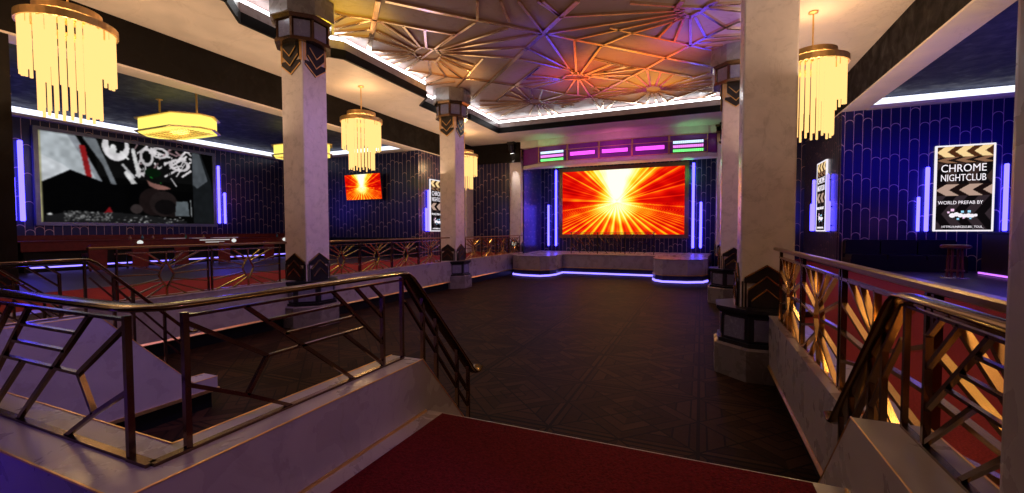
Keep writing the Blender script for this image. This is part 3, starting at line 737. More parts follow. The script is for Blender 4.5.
# railings of the far left stairs
for x, lab in ((-7.78, 'bronze stair railing across the gap on the right side of the far left stairs'), (-11.6, 'bronze stair railing on the outer left side of the far left stairs')):
    rc = thing('railing', lab, 'railing', (x, 1.24, LT))
    MB().sweep([(x, 1.30, 2.62)] + knee_path(x), HPROF).build('handrail', RAILM, rc, smooth=True)
    geo_panel(rc, (x, YA + .17, LT), (0, 1, 0), (1, 0, 0)); post(rc, (x, YA + .17), LT, 2.58); post(rc, (x, YA + 1.97), LT, 2.58)
    stair_rail(rc, x)
# sunburst railings around the dance floor
def sunburst(parent, x, y0, y1, zf=1.43):
    zb, zt = zf + .01, 2.50; cy_ = (y0 + y1) / 2; cz = (zb + zt) / 2 - .02; hw = (y1 - y0) / 2 - .05; b = MB(); n = (1, 0, 0)
    V = lambda dy, dz: (x, cy_ + dy, cz + dz)
    hexa = [(0, .33), (.16, .03), (.16, -.03), (0, -.33), (-.16, -.03), (-.16, .03)]
    for p, q in zip(hexa, hexa[1:] + hexa[:1]): b.bar(V(*p), V(*q), .028, .05, n)
    tz, bz = zt - cz, zb - cz
    rays = [((0, .30), (0, tz)), ((0, -.30), (0, bz))]
    for sg in (-1, 1):
        rays += [((sg * .04, .26), (sg * hw * .42, tz)), ((sg * .09, .21), (sg * hw * .80, tz)), ((sg * .13, .10), (sg * hw, .34)), ((sg * .16, .02), (sg * hw, .05)),
                 ((sg * .13, -.10), (sg * hw, -.25)), ((sg * .10, -.20), (sg * hw * .9, bz)), ((sg * .04, -.26), (sg * hw * .45, bz))]
    for p, q in rays: b.bar(V(*p), V(*q), .032, .05, n)
    b.bar((x, y0, zb), (x, y1, zb), .03, .05, n); b.bar((x, y0, zt), (x, y1, zt), .03, .05, n)
    b.build('sunburst_panel', SUNB, parent)
    for yy in (y0 + .045, y1 - .045): MB().bar((x, yy, zf), (x, yy, 2.60), .035, .05, n).build('post', BRONZE, parent)
def sun_rail(x, ya, yb, cuts, label, zf=1.43):
    t = thing('railing', label, 'railing', (x, (ya + yb) / 2, 1.43), 'sunburst railings around the dance floor')
    MB().sweep([(x, ya, 2.635), (x, yb, 2.635)], [(.052 * a, .03 * c) for a, c in ((-1, -.6), (-.6, -1), (.6, -1), (1, -.6), (1, .6), (.6, 1), (-.6, 1), (-1, .6))]).build('handrail', RAILG, t)
    for a, c in cuts: sunburst(t, x, a, c, zf)
    return t
sun_rail(-11.97, 5.0, 9.85, [(5.45, 7.52), (7.52, 9.66)], 'sunburst railing on the left between the landing and the near column')
sun_rail(-11.97, 11.3, 19.6, [(11.2 + 1.9 * i, 13.1 + 1.9 * i) for i in range(4)], 'sunburst railing on the left between the two marble columns')
sun_rail(-11.99, 21.1, 29.9, [(21.3 + 2.0 * i, 23.3 + 2.0 * i) for i in range(4)], 'sunburst railing on the left between the second column and the stage')
sun_rail(1.345, .4, 9.75, [(7.35 - 1.9 * i, 9.25 - 1.9 * i) for i in range(4)], 'gold-rayed sunburst railing on the right in front of the near column', 1.35)
sun_rail(1.345, 11.4, 19.5, [(11.5 + 1.95 * i, 13.45 + 1.95 * i) for i in range(4)], 'sunburst railing on the right behind the large near column', 1.35)

# railing on the stage
t = thing('railing', 'low dark bronze railing on the stage in front of the big red screen', 'railing', (-5.7, 30.5, ST))
x0, x1 = -8.5, -2.85
MB().sweep([(x0 - .1, 30.5, 2.86), (x1 + .1, 30.5, 2.86)], HPROF).build('handrail', RAILM, t, smooth=True)
for k in range(3):
    b = MB(); a = x0 + (x1 - x0) / 3 * k; L = (x1 - x0) / 3
    for u0, z0, u1, z1 in GEO:
        uu = [(L - u * L / 1.8) if k == 2 else u * L / 1.8 for u in (u0, u1)]
        b.bar((a + uu[0], 30.5, ST + .05 + z0 * 1.9), (a + uu[1], 30.5, ST + .05 + z1 * 1.9), .035, .05, (0, 1, 0))
    b.build('panel', BRONZE, t)
for k in range(4): MB().box(x0 + (x1 - x0) / 3 * k - .03, x0 + (x1 - x0) / 3 * k + .03, 30.47, 30.53, ST, 2.85).build('post', BRONZE, t)

# ------------------------------------------------------------------ chandeliers
def make_chandelier():
    t = thing('chandelier', '', 'chandelier', (0, 0, 0))
    MB().lathe(0, 0, [(.13, ZC - .02), (.13, ZC - .04), (.05, ZC - .07)], 14).build('ceiling_rose', GOLD, t, smooth=False)
    MB().lathe(0, 0, [(.022, 8.1), (.022, ZC - .05)], 8).build('rod', GOLD, t)
    b = MB().ring(0, 0, .57, .61, 28, 8.10, 8.25); b.ngon(0, 0, .59, 28, 8.20, 8.22); b.build('inner_ring', GOLD, t)
    MB().ring(0, 0, .86, .90, 32, 7.80, 7.97).ring(0, 0, .58, .88, 32, 7.91, 7.93).build('outer_ring', GOLD, t)
    me = None
    for R, n, zt, zb in ((.81, 34, 7.90, 6.62), (.53, 23, 8.19, 5.78)):
        me = None
        for k in range(n):
            a = 2 * math.pi * k / n
            if me is None:
                o = MB().ngon(0, 0, .031, 6, zb - zt, 0).build('crystal_tube', E_TUBE, t); me = o.data
            else:
                o = bpy.data.objects.new('crystal_tube', me); COL.objects.link(o); o.parent = t
            o.location = (R * math.cos(a), R * math.sin(a), zt + random.uniform(-.04, .04))
            o.scale = (1, 1, random.uniform(.96, 1.03))
    return t
ch = make_chandelier(); ch.location = (-13.92, 5.62, 0); ch['label'] = 'large gold tube chandelier at the upper left corner'; G = 'glowing gold tube chandeliers'; ch['group'] = G
dup(ch, (-13.95, 15.5, 0), 'gold tube chandelier between the two left columns above the small red screen', G)
dup(ch, (-14.35, 25.5, 0), 'far small chandelier half hidden behind the second left column', G)
dup(ch, (2.98, 15.65, 0), 'gold tube chandelier on the right beside the large marble column', G)
dup(ch, (3.15, 5.65, 0), 'gold tube chandelier high over the right aisle nearest the camera', G)
for x, y in ((-13.95, 5.5), (-13.95, 15.5), (-14.35, 25.5), (2.98, 15.65), (3.15, 5.5)):
    point('chandelier_glow', (x, y, 7.3), WARM, 170, .3)
    spot('chandelier_uplight', (x, y, 8.45), (x, y + .01, 10), WARM, 110, 170, .5, .5)

def make_pendant():
    t = thing('pendant_lamp', '', 'pendant lamp', (0, 0, 0))
    hx, hy, c = 1.72, .86, .66; P = lambda e: [(-hx - e + c, -hy - e), (hx + e - c, -hy - e), (hx + e, -hy - e + c), (hx + e, hy + e - c), (hx + e - c, hy + e), (-hx - e + c, hy + e), (-hx - e, hy + e - c), (-hx - e, -hy - e + c)]
    MB().prism(P(0), 6.92, 7.50).build('lamp_shade', E_PEND, t)
    for z in (6.97, 7.48):
        MB().sweep([(x, y, z) for x, y in P(.05)], [(-.05, -.02), (.05, -.02), (.05, .02), (-.05, .02)], closed=True).build('rim', GOLD, t)
    b = MB()
    for i in range(-6, 7): b.bar((i * .2, -.6, 6.91), (i * .2, .6, 6.91), .03, .02, (0, 0, 1))
    for i in range(-2, 3): b.bar((-1.3, i * .2, 6.91), (1.3, i * .2, 6.91), .03, .02, (0, 0, 1))
    b.build('grille', GOLD, t)
    for x in (-1.2, 1.2): MB().lathe(x, 0, [(.04, 7.45), (.04, 8.42), (.12, 8.42), (.12, 8.449)], 10).build('rod', GOLD, t)
    return t
pd = make_pendant(); pd.location = (-19.4, 11.1, 0); pd['label'] = 'glowing yellow octagonal pendant lamp in front of the wide screen'; G = 'yellow drum pendants over the left lounge'; pd['group'] = G
dup(pd, (-19.4, 17.1, 0), 'glowing yellow octagonal pendant lamp behind the near left column', G)
dup(pd, (-19.4, 5.1, 0), 'glowing yellow octagonal pendant lamp outside the left picture edge', G)
for y in (11.1, 17.1): point('pendant_glow', (-19.4, y, 6.7), (1, .8, .3), 60, .4)

# ------------------------------------------------------------------ pictures
def noise1(n, seed):
    return np.random.RandomState(seed).rand(n)
def fire_img(W=260, H=142):
    y, x = np.mgrid[0:H, 0:W]; u = x / (W - 1); v = y / (H - 1)
    dx = (u - .47) * 1.84; dy = v - .50; r = np.hypot(dx, dy); a = np.arctan2(dy, dx); rs = np.random.RandomState(3)
    t = np.zeros((H, W))
    ang = lambda c: np.abs((a - c + math.pi) % (2 * math.pi) - math.pi)
    for k in range(70):                                   # fine rays in the upper half
        c = rs.uniform(0, math.pi); t += rs.uniform(.10, .34) * np.exp(-(ang(c) / rs.uniform(.008, .026)) ** 2) * (r > .05) * (dy > -.03)
    for c in (.08, .30, .50, .72, math.pi - .05, math.pi - .30, math.pi - .52, math.pi - .78, -.10, -.24, math.pi + .14, math.pi + .30):
        t += .42 * np.exp(-(ang(c) * r / .008) ** 2)
    fx = dx / np.maximum(.03, -dy)                         # floor lines
    fl_ = dy < -.02
    t += np.where(fl_, .72 * np.exp(-((((fx * 3.1) % 1) - .5) / .20) ** 2) * np.exp(-np.abs(fx) * .12), 0)
    t += np.where(fl_, .20 * np.exp(-((((fx * 6.2 + .3) % 1) - .5) / .22) ** 2), 0)
    blob = .12 * np.sin(u * 23 + v * 9) * np.sin(v * 17 - u * 6) + .08 * np.sin(u * 41) * np.sin(v * 31 + 1)
    glow = .50 * np.exp(-((dx / .34) ** 2 + (dy / .16) ** 2)) + np.where(dy < 0, .42 * np.exp(-((dx / (.22 + .5 * -dy)) ** 2 + ((dy + .14) / .15) ** 2)), 0)
    wedge = np.clip(1.35 - np.abs(dx) / (.02 + .62 * np.maximum(dy, 0)), 0, 1.1) * np.clip(dy * 7, 0, 1) * 1.1
    halo = np.where(dy > 0, .46 * np.exp(-(np.abs(dx) / (.16 + 1.0 * np.maximum(dy, 0))) ** 2), .20 * np.exp(-(np.abs(dx) / (.35 + 1.2 * np.abs(dy))) ** 2))
    q = .17 + blob * .6 + t * .66 + glow + wedge + halo - .10 * np.clip(np.abs(dx) - .4, 0, 1)
    stops = [(0, (.55, 0, .01)), (.22, (.78, .02, .01)), (.42, (.90, .16, .02)), (.60, (.98, .48, .04)), (.82, (1, .78, .10)), (1.1, (1, .93, .50)), (1.5, (.98, .98, .88))]
    out = np.zeros((H, W, 3)); xs = [p for p, _ in stops]
    for c in range(3): out[..., c] = np.interp(q, xs, [s[1][c] for s in stops])
    return out
def inpoly(u, v, P):
    ins = np.zeros(u.shape, bool); n = len(P)
    for i in range(n):
        x1, y1 = P[i]; x2, y2 = P[(i + 1) % n]
        if y1 == y2: continue
        c = ((y1 > v) != (y2 > v)) & (u < (x2 - x1) * (v - y1) / (y2 - y1) + x1); ins ^= c
    return ins
def dj_img(W=250, H=132):
    y, x = np.mgrid[0:H, 0:W]; u = x / (W - 1); v = y / (H - 1); im = np.zeros((H, W, 3)) + .02
    rs = np.random.RandomState(11)
    def fill(P, c): m = inpoly(u, v, P); im[m] = c
    def ell(a, b, rx, ry, c): im[((u - a) / rx) ** 2 + ((v - b) / ry) ** 2 < 1] = c
    def stroke(a, b, c, d, w, col):
        p = np.array([a, b]); q = np.array([c, d]); L = ((q - p) ** 2).sum()
        tt = np.clip(((u - a) * (c - a) + (v - b) * (d - b)) / L, 0, 1)
        dd = np.hypot((u - a - tt * (c - a)) * 1.85, v - b - tt * (d - b)); im[dd < w] = col
    # wall of white scribbles
    fill([(.28, .55), (.85, .55), (.85, 1), (.25, 1)], (.05, .05, .05))
    for k in range(34):
        a, b = rs.uniform(.46, .84), rs.uniform(.60, 1); an = rs.uniform(.2, 1.2) if k % 3 else rs.uniform(-1.2, 0); l = rs.uniform(.04, .14)
        stroke(a, b, a + l * math.cos(an), b + l * 1.6 * math.sin(an), rs.uniform(.006, .017), (.86, .84, .85) if k % 4 else (.62, .5, .52))
    for k in range(14):
        a = rs.uniform(.46, .72); stroke(a, .55 + rs.uniform(0, .2), a + rs.uniform(-.03, .03), .9, .006, (.03, .03, .03))
    ell(.375, .93, .075, .17, (.88, .87, .88)); ell(.38, .97, .045, .11, (.05, .05, .05)); ell(.36, .90, .018, .06, (.9, .9, .9))
    stroke(.40, .88, .44, .80, .012, (.9, .9, .9)); stroke(.47, .92, .50, .60, .022, (.82, .82, .82)); stroke(.43, .62, .47, .50, .030, (.86, .86, .86)); stroke(.41, .72, .47, .58, .016, (.75, .75, .76))
    for a, b, rx, ry in ((.55, .86, .035, .10), (.63, .93, .05, .06), (.76, .80, .06, .07), (.52, .72, .02, .09)):
        ring = np.abs(np.hypot((u - a) / rx, (v - b) / ry) - 1) < .22; im[ring] = (.80, .78, .79)
    # grey wedge, beams and red stripe on the left
    fill([(0, .43), (0, 1), (.17, 1), (.30, .48), (.215, .54), (.14, .60)], (.70, .73, .75))
    fill([(0, .43), (0, .75), (.10, .66), (.14, .60)], (.80, .82, .84)); fill([(.13, 1), (.17, 1), (.30, .48), (.27, .50)], (.55, .57, .60))
    fill([(.20, 1), (.27, 1), (.375, .46), (.345, .46), (.30, .70)], (.42, .44, .46)); fill([(.185, .90), (.215, .90), (.245, .52), (.215, .54)], (.55, .10, .11))
    fill([(0, .43), (.14, .60), (.31, .48), (.42, .46), (.45, .10), (.0, .10)], (.015, .015, .018))
    # DJ bent over the decks
    ell(.60, .60, .060, .095, (.045, .05, .045)); ell(.585, .66, .05, .06, (.03, .09, .04)); stroke(.57, .60, .58, .59, .008, (.10, .55, .15)); stroke(.63, .54, .635, .53, .006, (.1, .5, .15))
    fill([(.42, .48), (.55, .52), (.66, .44), (.86, .44), (.86, .18), (.42, .2)], (.012, .012, .014))
    fill([(.545, .56), (.575, .53), (.66, .50), (.70, .47), (.66, .45), (.60, .45), (.56, .49)], (.52, .36, .33))
    ell(.58, .28, .085, .18, (.10, .07, .07)); ell(.65, .26, .09, .17, (.13, .10, .10)); ell(.48, .18, .035, .06, (.20, .17, .17)); ell(.71, .16, .05, .08, (.09, .07, .07))
    ell(.66, .22, .07, .10, (.05, .04, .045))
    fill([(.72, .10), (.73, .30), (.81, .31), (.82, .10)], (.34, .37, .39)); stroke(.835, .10, .83, .33, .006, (.6, .62, .63))
    # concrete pillar on the right
    fill([(.845, 1), (.91, 1), (.985, .62), (1, .4), (1, 0), (.85, 0)], (.09, .10, .11)); fill([(.85, 1), (.90, 1), (.96, .62), (.88, .50), (.85, .55)], (.30, .32, .34))
    fill([(.91, 1), (1, 1), (1, .55), (.985, .62)], (.015, .015, .015))
    # mixer desk
    fill([(.02, .0), (.02, .07), (.12, .12), (.35, .13), (.55, .10), (.80, .03), (.80, 0)], (.10, .10, .105))
    for k in range(190):
        a = rs.uniform(.10, .34); b = rs.uniform(.02, .13); c = rs.uniform(.12, .6); im[(np.abs(u - a) < .004) & (np.abs(v - b) < .007)] = (c, c, c)
    for k in range(60):
        a = rs.uniform(.36, .78); b = rs.uniform(.0, .09); c = rs.uniform(.1, .75); im[(np.abs(u - a) < .006) & (np.abs(v - b) < .005)] = (c, c, c)
    fill([(.30, .12), (.33, .20), (.345, .13)], (.50, .08, .10)); ell(.04, .09, .012, .012, (.8, .8, .8))
    fill([(0, 0), (.012, 0), (.012, 1), (0, 1)], (.62, .60, .45))
    def blur(q):
        for ax in (0, 1): q = (np.roll(q, 1, ax) + q * 2 + np.roll(q, -1, ax)) / 4
        return q
    n = rs.rand(H // 6 + 2, W // 6 + 2); n = np.kron(n, np.ones((6, 6)))[:H, :W, None]
    for _ in range(6): n = blur(n)
    im = blur(im) * (.86 + .24 * n)
    im[H - 1] = im[H - 2]; im[0] = im[1]
    return im * .95

# big stage screen
s0, s1, z0, z1 = -10.18, -1.09, 2.68, 7.62; ys = 33.95
t = thing('screen', 'big stage screen showing white and orange rays on red', 'screen', ((s0 + s1) / 2, 34.1, z0))
MB().box(s0 - .02, s1 + .02, ys + .01, ys + .2, z0 - .02, z1 + .02).build('casing', CHAR, t)
b = MB()
for a in ((s0 - .28, s0, z0 - .28, z1 + .28), (s1, s1 + .28, z0 - .28, z1 + .28), (s0, s1, z1, z1 + .28), (s0, s1, z0 - .28, z0)): b.box(a[0], a[1], ys - .06, ys + .2, a[2], a[3])
b.build('frame', mat_plain('copper_frame', (.30, .15, .10), .35, .7), t)
picture('panel', VCOL2, t, s1 - s0, z1 - z0, fire_img(), Vector((s0, ys, z0)) - Vector(t.location), (1, 0, 0))
area('screen_spill', (-5.6, 33.6, 5.0), (-5.4, 26, 1.0), (1, .38, .10), 170, 8, 4)
# wide screen on the left wall
y0, y1, z0, z1 = 9.76, 17.36, 3.44, 7.55
t = thing('screen', 'wide screen on the left wall showing a black and white DJ scene', 'screen', (WL + .1, (y0 + y1) / 2, z0))
xs = WL + .16
MB().box(WL, xs - .01, y0 - .05, y1 + .05, z0 - .05, z1 + .05).build('casing', CHAR, t)
b = MB()
for a in ((y0 - .16, y0, z0 - .16, z1 + .16), (y1, y1 + .16, z0 - .16, z1 + .16), (y0, y1, z1, z1 + .16), (y0, y1, z0 - .16, z0)): b.box(WL, xs + .03, a[0], a[1], a[2], a[3])
b.build('frame', mat_plain('grey_frame', (.20, .20, .25), .35, .6), t)
picture('panel', VCOL, t, y1 - y0, z1 - z0, dj_img(), Vector((xs, y0, z0)) - Vector(t.location), (0, 1, 0))
# small red screen tilted on the left back wall
t = thing('screen', 'small tilted screen with orange rays on the left back wall', 'screen', (-20.22, YB - .12, 5.05))
w = 2.98; h = 1.63
MB().box(-w / 2 - .05, w / 2 + .05, .01, .10, -.05, h + .05).build('casing', CHAR, t, abs_=False)
picture('panel', VCOL2, t, w, h, fire_img(110, 60), (-w / 2, 0, 0), (1, 0, 0))
MB().box(-.08, .08, .08, .335, .5, .56).build('wall_bracket', CHAR, t, abs_=False)
t.rotation_euler = (math.radians(6), 0, math.radians(-1)); t.location.y = YB - .30

# ------------------------------------------------------------------ posters
def text_mesh(body, size, parent, loc, mat, width=None, name='lettering'):
    cu = bpy.data.curves.new('lettering', 'FONT'); cu.body = body; cu.size = size; cu.align_x = 'CENTER'; cu.extrude = .004; cu.resolution_u = 3
    tmp = bpy.data.objects.new('lettering', cu); COL.objects.link(tmp)
    bpy.context.view_layer.update()
    dg = bpy.context.evaluated_depsgraph_get(); me = bpy.data.meshes.new_from_object(tmp.evaluated_get(dg))
    bpy.data.objects.remove(tmp)
    xs_ = [v.co.x for v in me.vertices]; k = 1 if width is None else width / (max(xs_) - min(xs_)); m = (max(xs_) + min(xs_)) / 2
    for v in me.vertices: v.co = Vector(((v.co.x - m) * k, -v.co.z, v.co.y))
    me.materials.clear(); me.materials.append(mat); o = bpy.data.objects.new(name, me); COL.objects.link(o); o.parent = parent; o.location = loc; return o
def poster_img(W=90, H=170):
    y, x = np.mgrid[0:H, 0:W]; u = x / (W - 1); v = y / (H - 1); im = np.zeros((H, W, 3))
    w = 1 - v
    zz = (u * 1.0 + .55 * np.abs(((w * 2.3 + .15) % 1) - .5)) * 2.6
    arrow = (zz % 1) < .5
    dark = np.where(arrow[..., None], np.array((.20, .16, .18)), np.array((.055, .04, .05)))
    im[:] = dark
    # light bands of arrows: top and middle
    def bandc(lo, hi, c1, c2, per, sl):
        m = (w > lo) & (w < hi); mid = (lo + hi) / 2
        q = ((u * per - np.abs(w - mid) / (hi - lo) * sl) % 1) < .56
        im[m & q] = c1; im[m & ~q] = c2
    bandc(0, .13, (.98, .84, .60), (.30, .17, .10), 3, .9)
    bandc(.13, .20, (.55, .40, .30), (.12, .08, .07), 3, 1.2)
    bandc(.45, .59, (.72, .60, .54), (.10, .06, .06), 2.4, .9)
    m = (w > .2) & (w < .45); im[m & arrow] = (.22, .16, .15)
    return im
def make_poster():
    t = thing('poster', '', 'poster', (0, 0, 0)); w, h = 1.76, 3.37
    MB().box(-w / 2, w / 2, .0, .06, 0, h).build('light_box', CHAR, t)
    b = MB(); e = .05
    for a in ((-w / 2 - .01, -w / 2 + e, 0, h), (w / 2 - e, w / 2 + .01, 0, h), (-w / 2, w / 2, h - e, h + .01), (-w / 2, w / 2, -.01, e)): b.box(a[0], a[1], -.02, .06, a[2], a[3])
    b.build('frame', E_WHITE, t)
    picture('picture', VCOL, t, w - .08, h - .08, poster_img(), (-w / 2 + .04, -.004, .04), (1, 0, 0))
    text_mesh('CHROME', .42, t, (-.03, -.012, 2.33), E_WHITE, 1.34)
    text_mesh('NIGHTCLUB', .38, t, (-.03, -.012, 1.97), E_WHITE, 1.34)
    text_mesh('WORLD PREFAB BY', .19, t, (-.10, -.012, 1.06), E_WHITE, 1.34)
    text_mesh('HTTPS://UNRCELE.BE/_TOUL_', .12, t, (0, -.012, .13), E_WHITE, 1.26)
    E_P = mat_emit('logo_pink', (.95, .62, .86), 1); E_C = mat_emit('logo_blue', (.35, .70, .95), 1); b = MB()
    b.k = 0
    for x, z, r in ((-.32, .62, .10), (-.20, .66, .09), (-.08, .62, .09), (.05, .60, .08), (.16, .61, .09), (.27, .60, .08), (.37, .62, .06)): b.prism([(x + r * math.cos(a), z + r * .95 * math.sin(a)) for a in [i * math.pi / 4 for i in range(8)]], -.012, -.006, 'y')
    b.k = 1
    for x, z, s in ((-.44, .74, .035), (-.32, .83, .05), (.02, .52, .03)): b.box(x - s, x + s, -.013, -.006, z - s, z + s)
    b.k = 2
    for x, z, s in ((-.02, .76, .04), (.18, .77, .045), (.22, .50, .03), (-.15, .48, .035)): b.box(x - s, x + s, -.013, -.006, z - s, z + s)
    b.build('emblem', [E_WHITE, E_P, E_C], t)
    return t
po = make_poster(); po.location = (9.44, YB - .062, 2.93); po['label'] = 'backlit nightclub poster facing the camera on the right back wall'; G = 'backlit nightclub posters'; po['group'] = G
dup(po, (BR - .062, 25.75, 2.93), 'backlit nightclub poster seen edge-on just right of the large marble column', G, math.radians(-90))
dup(po, (BL + .062, 24.95, 2.97), 'backlit nightclub poster half hidden by the second left column', G, math.radians(90))

# ------------------------------------------------------------------ neon tubes
def neon(x, y, z0, z1, label, r=.055, G='violet neon tubes beside the screens and posters'):
    t = thing('neon_tube', label, 'neon light', (x, y, z0), G)
    MB().lathe(0, 0, [(r * .6, 0), (r, .03), (r, z1 - z0 - .03), (r * .6, z1 - z0)], 10).build('tube', E_NEON, t, abs_=False)
    d = (0, 1) if (abs(y - YB) < .3 or abs(y - YS) < .3) else ((1, 0) if x > 0 else (-1, 0))
    gap = min(abs(v) for v in (y - YB, y - YS, x - BL, x - BR, x - WL)) - .002
    b = MB()
    for z in (.25, z1 - z0 - .25): b.bar((0, 0, z), (d[0] * gap, d[1] * gap, z), .05, .05, (0, 0, 1))
    b.build('bracket', CHAR, t, abs_=False)
    return t
neon(-11.40, YS - .14, 1.75, 5.07, 'short violet neon tube left of the big stage screen', .085)
neon(-10.76, YS - .14, 1.75, 7.85, 'tall violet neon tube left of the big stage screen', .085)
neon(-.52, YS - .14, 1.70, 7.80, 'tall violet neon tube right of the big stage screen', .085)
neon(-.01, YS - .14, 1.72, 5.0, 'short violet neon tube right of the big stage screen', .085)
neon(8.05, YB - .12, 2.92, 4.31, 'short violet neon tube left of the facing poster')
neon(8.31, YB - .12, 2.92, 5.49, 'tall violet neon tube left of the facing poster', .07)
neon(10.63, YB - .12, 2.93, 5.49, 'tall violet neon tube right of the facing poster', .07)
neon(10.86, YB - .12, 2.93, 4.30, 'short violet neon tube right of the facing poster')
neon(WL + .14, 9.20, 3.47, 6.97, 'tall violet neon tube left of the wide screen', .085)
neon(WL + .14, 8.93, 3.47, 5.36, 'short violet neon tube at the far left of the wide screen', .075)
neon(WL + .14, 17.72, 3.48, 7.0, 'tall violet neon tube right of the wide screen', .075)
neon(WL + .14, 18.07, 3.48, 5.39, 'short violet neon tube right of the wide screen', .07)
neon(BL + .10, 23.80, 2.98, 5.60, 'tall violet neon tube beside the half hidden left poster', .065)
neon(BL + .10, 23.55, 2.98, 4.45, 'short violet neon tube beside the half hidden left poster', .065)
neon(BR - .10, 27.1, 2.94, 5.57, 'tall violet neon tube on the left of the edge-on right poster', .07)
neon(BR - .10, 27.5, 2.94, 4.36, 'short violet neon tube on the left of the edge-on right poster', .07)
neon(BR - .10, 24.4, 2.94, 5.55, 'tall violet neon tube on the right of the edge-on right poster', .06)
neon(BR - .10, 24.1, 2.94, 4.30, 'short violet neon tube on the right of the edge-on right poster', .06)
for loc, p in (((-11.0, 32.6, 4.5), 60), ((-.4, 32.6, 4.5), 60), ((9.5, 20.8, 4.6), 60), ((-25.4, 9.0, 5), 40), ((-25.4, 18.0, 5.2), 40), ((-14.8, 23.6, 4), 18)):
    point('neon_glow', loc, (.08, .05, 1), p, 1.0)
area('lounge_blue_fill', (11, 14, 6.5), (10, YB, 4.5), (.015, .006, 1), 230, 7, 3)  # added blue area fill tinting the lounge walls beyond the tubes
area('lounge_blue_fill', (-17.5, 13, 6.0), (WL, 13, 4.5), (.06, .04, 1), 32, 10, 3)

# ------------------------------------------------------------------ light boards above the stage
bx = [-10.7, -8.5, -6.3, -4.15, -1.9, .35]; by = [29.65, 29.45, 29.35, 29.35, 29.45, 29.65]
def on(k, f, dy=0): return (bx[k] + (bx[k + 1] - bx[k]) * f, by[k] + (by[k + 1] - by[k]) * f + dy)
for k in range(5):
    t = thing('light_board', ('leftmost', 'second', 'middle', 'fourth', 'rightmost')[k] + ' purple light board of the row above the stage', 'light board', (*on(k, .5), 7.9), 'light boards above the stage')
    a, c = on(k, .03), on(k, .97)
    MB().prism([a, c, (c[0], c[1] + .25), (a[0], a[1] + .25)], 7.80, 8.55).prism([a, c, (c[0], c[1] + .3), (a[0], a[1] + .3)], 8.58, 8.92).build('board', BOARD, t)
    b = MB()
    for z in (7.80, 8.565, 8.92): b.bar((*on(k, .012, -.02), z), (*on(k, .988, -.02), z), .03, .03, (0, 0, 1))
    for f in (.015, .985): b.bar((*on(k, f, -.02), 7.8), (*on(k, f, -.02), 8.92), .03, .03, (0, 1, 0))
    b.build('seam', GOLD, t)
    rows = [(8.46, E_LW, 'white'), (8.20, E_LP, 'pink'), (7.94, E_LG, 'green')] if k in (0, 4) else [(8.22, E_LM, 'magenta')]
    for z, m, cn in rows:
        hh = .085 if len(rows) == 3 else .13
        a, c = on(k, .10, -.06), on(k, .90, -.06)
        tb = MB().bar((*a, z), (*c, z), hh * 2 + .05, .08, (0, 1, 0)).build('light_bar', CHAR, t)
        b = MB(); n = 16
        for r2 in (-1, 1):
            for i in range(n):
                f0 = .11 + .78 * i / n; f1 = f0 + .78 / n * .86
                b.bar((*on(k, f0, -.12), z + r2 * hh * .5), (*on(k, f1, -.12), z + r2 * hh * .5), hh * .86, .05, (0, 1, 0))
        b.build('led_row', m, tb)['label'] = cn + ' glowing LED row'
pts = [(-12.1, 30.3)] + [(x, y - .15) for x, y in zip(bx, by)] + [(1.4, 30.3), (1.4, 30.5), (-12.1, 30.5)]
b = MB(); b.prism(pts, 7.50, 7.74); struct(b.build('trim_10', MARBC))
b = MB(); b.prism([(-12.1, 30.3), (bx[0], by[0]), (bx[0], by[0] + .2), (-12.1, 30.5)], 7.8, 8.92).prism([(1.4, 30.3), (1.4, 30.5), (bx[5], by[5] + .2), (bx[5], by[5])], 7.8, 8.92)
struct(b.build('trim_11', BOARD))
b = MB(); b.prism([(-12.1, 30.3)] + [(x, y + .02) for x, y in zip(bx, by)] + [(1.4, 30.3), (1.4, 30.5), (-12.1, 30.5)], 8.95, ZC); struct(b.build('trim_12', MARBC))
spot('board_green', (-9.7, 28.9, 8.1), (-9.9, 29.2, 9.43), (.2, 1, .35), 30, 120); spot('board_green', (-.6, 28.9, 8.1), (-.4, 29.2, 9.43), (.2, 1, .35), 30, 120)
spot('board_magenta', (-5.2, 28.8, 8.1), (-5.2, 29.3, 9.43), (1, .25, .5), 22, 130)
area('board_magenta', (-5.3, 28.3, 8.2), (-5.3, 29.4, 8.25), (1, .08, 1), 16, 6, .3)
point('board_green', (-9.6, 31.2, 7.2), (.1, 1, .3), 30, .3); point('board_green', (-.8, 31.2, 7.2), (.1, 1, .3), 30, .3)

def can(loc, label, tgt):
    t = thing('stage_spotlight', label, 'spotlight', loc, 'black ceiling spotlights by the stage')
    d = (Vector(tgt) - Vector(loc)).normalized()
    x, y, z = loc
    MB().box(x - .28, x + .28, y - .16, y + .16, ZC - .13, ZC - .001).build('base', CHAR, t)
    MB().prism([(x - .2, z - .1), (x - .16, z - .1), (x - .16, ZC - .17), (x + .16, ZC - .17), (x + .16, z - .1), (x + .2, z - .1), (x + .2, ZC - .13), (x - .2, ZC - .13)], y - .05, y + .05, 'y').build('yoke', CHAR, t)
    b = MB(); p = Vector(loc); b.sweep([p - d * .25, p - d * .2, p + d * .30, p + d * .34], circ(.15, 12), (1, 0, 0)); b.build('can', CHAR, t)
    b = MB(); b.sweep([p + d * .341, p + d * .36], circ(.11, 12), (1, 0, 0)); b.build('lens', E_LENS, t)
    spot('stage_spot', p + d * .45, tgt, (1, .95, .9), 420, 22, .5, .05)
can((-12.75, 29.55, 8.95), 'black spotlight above the pilaster at the left of the stage', (-12.60, 30.02, 7.0))
can((1.25, 29.4, 8.95), 'black spotlight above the pilaster at the right of the stage', (1.3, 29.85, 7.0))

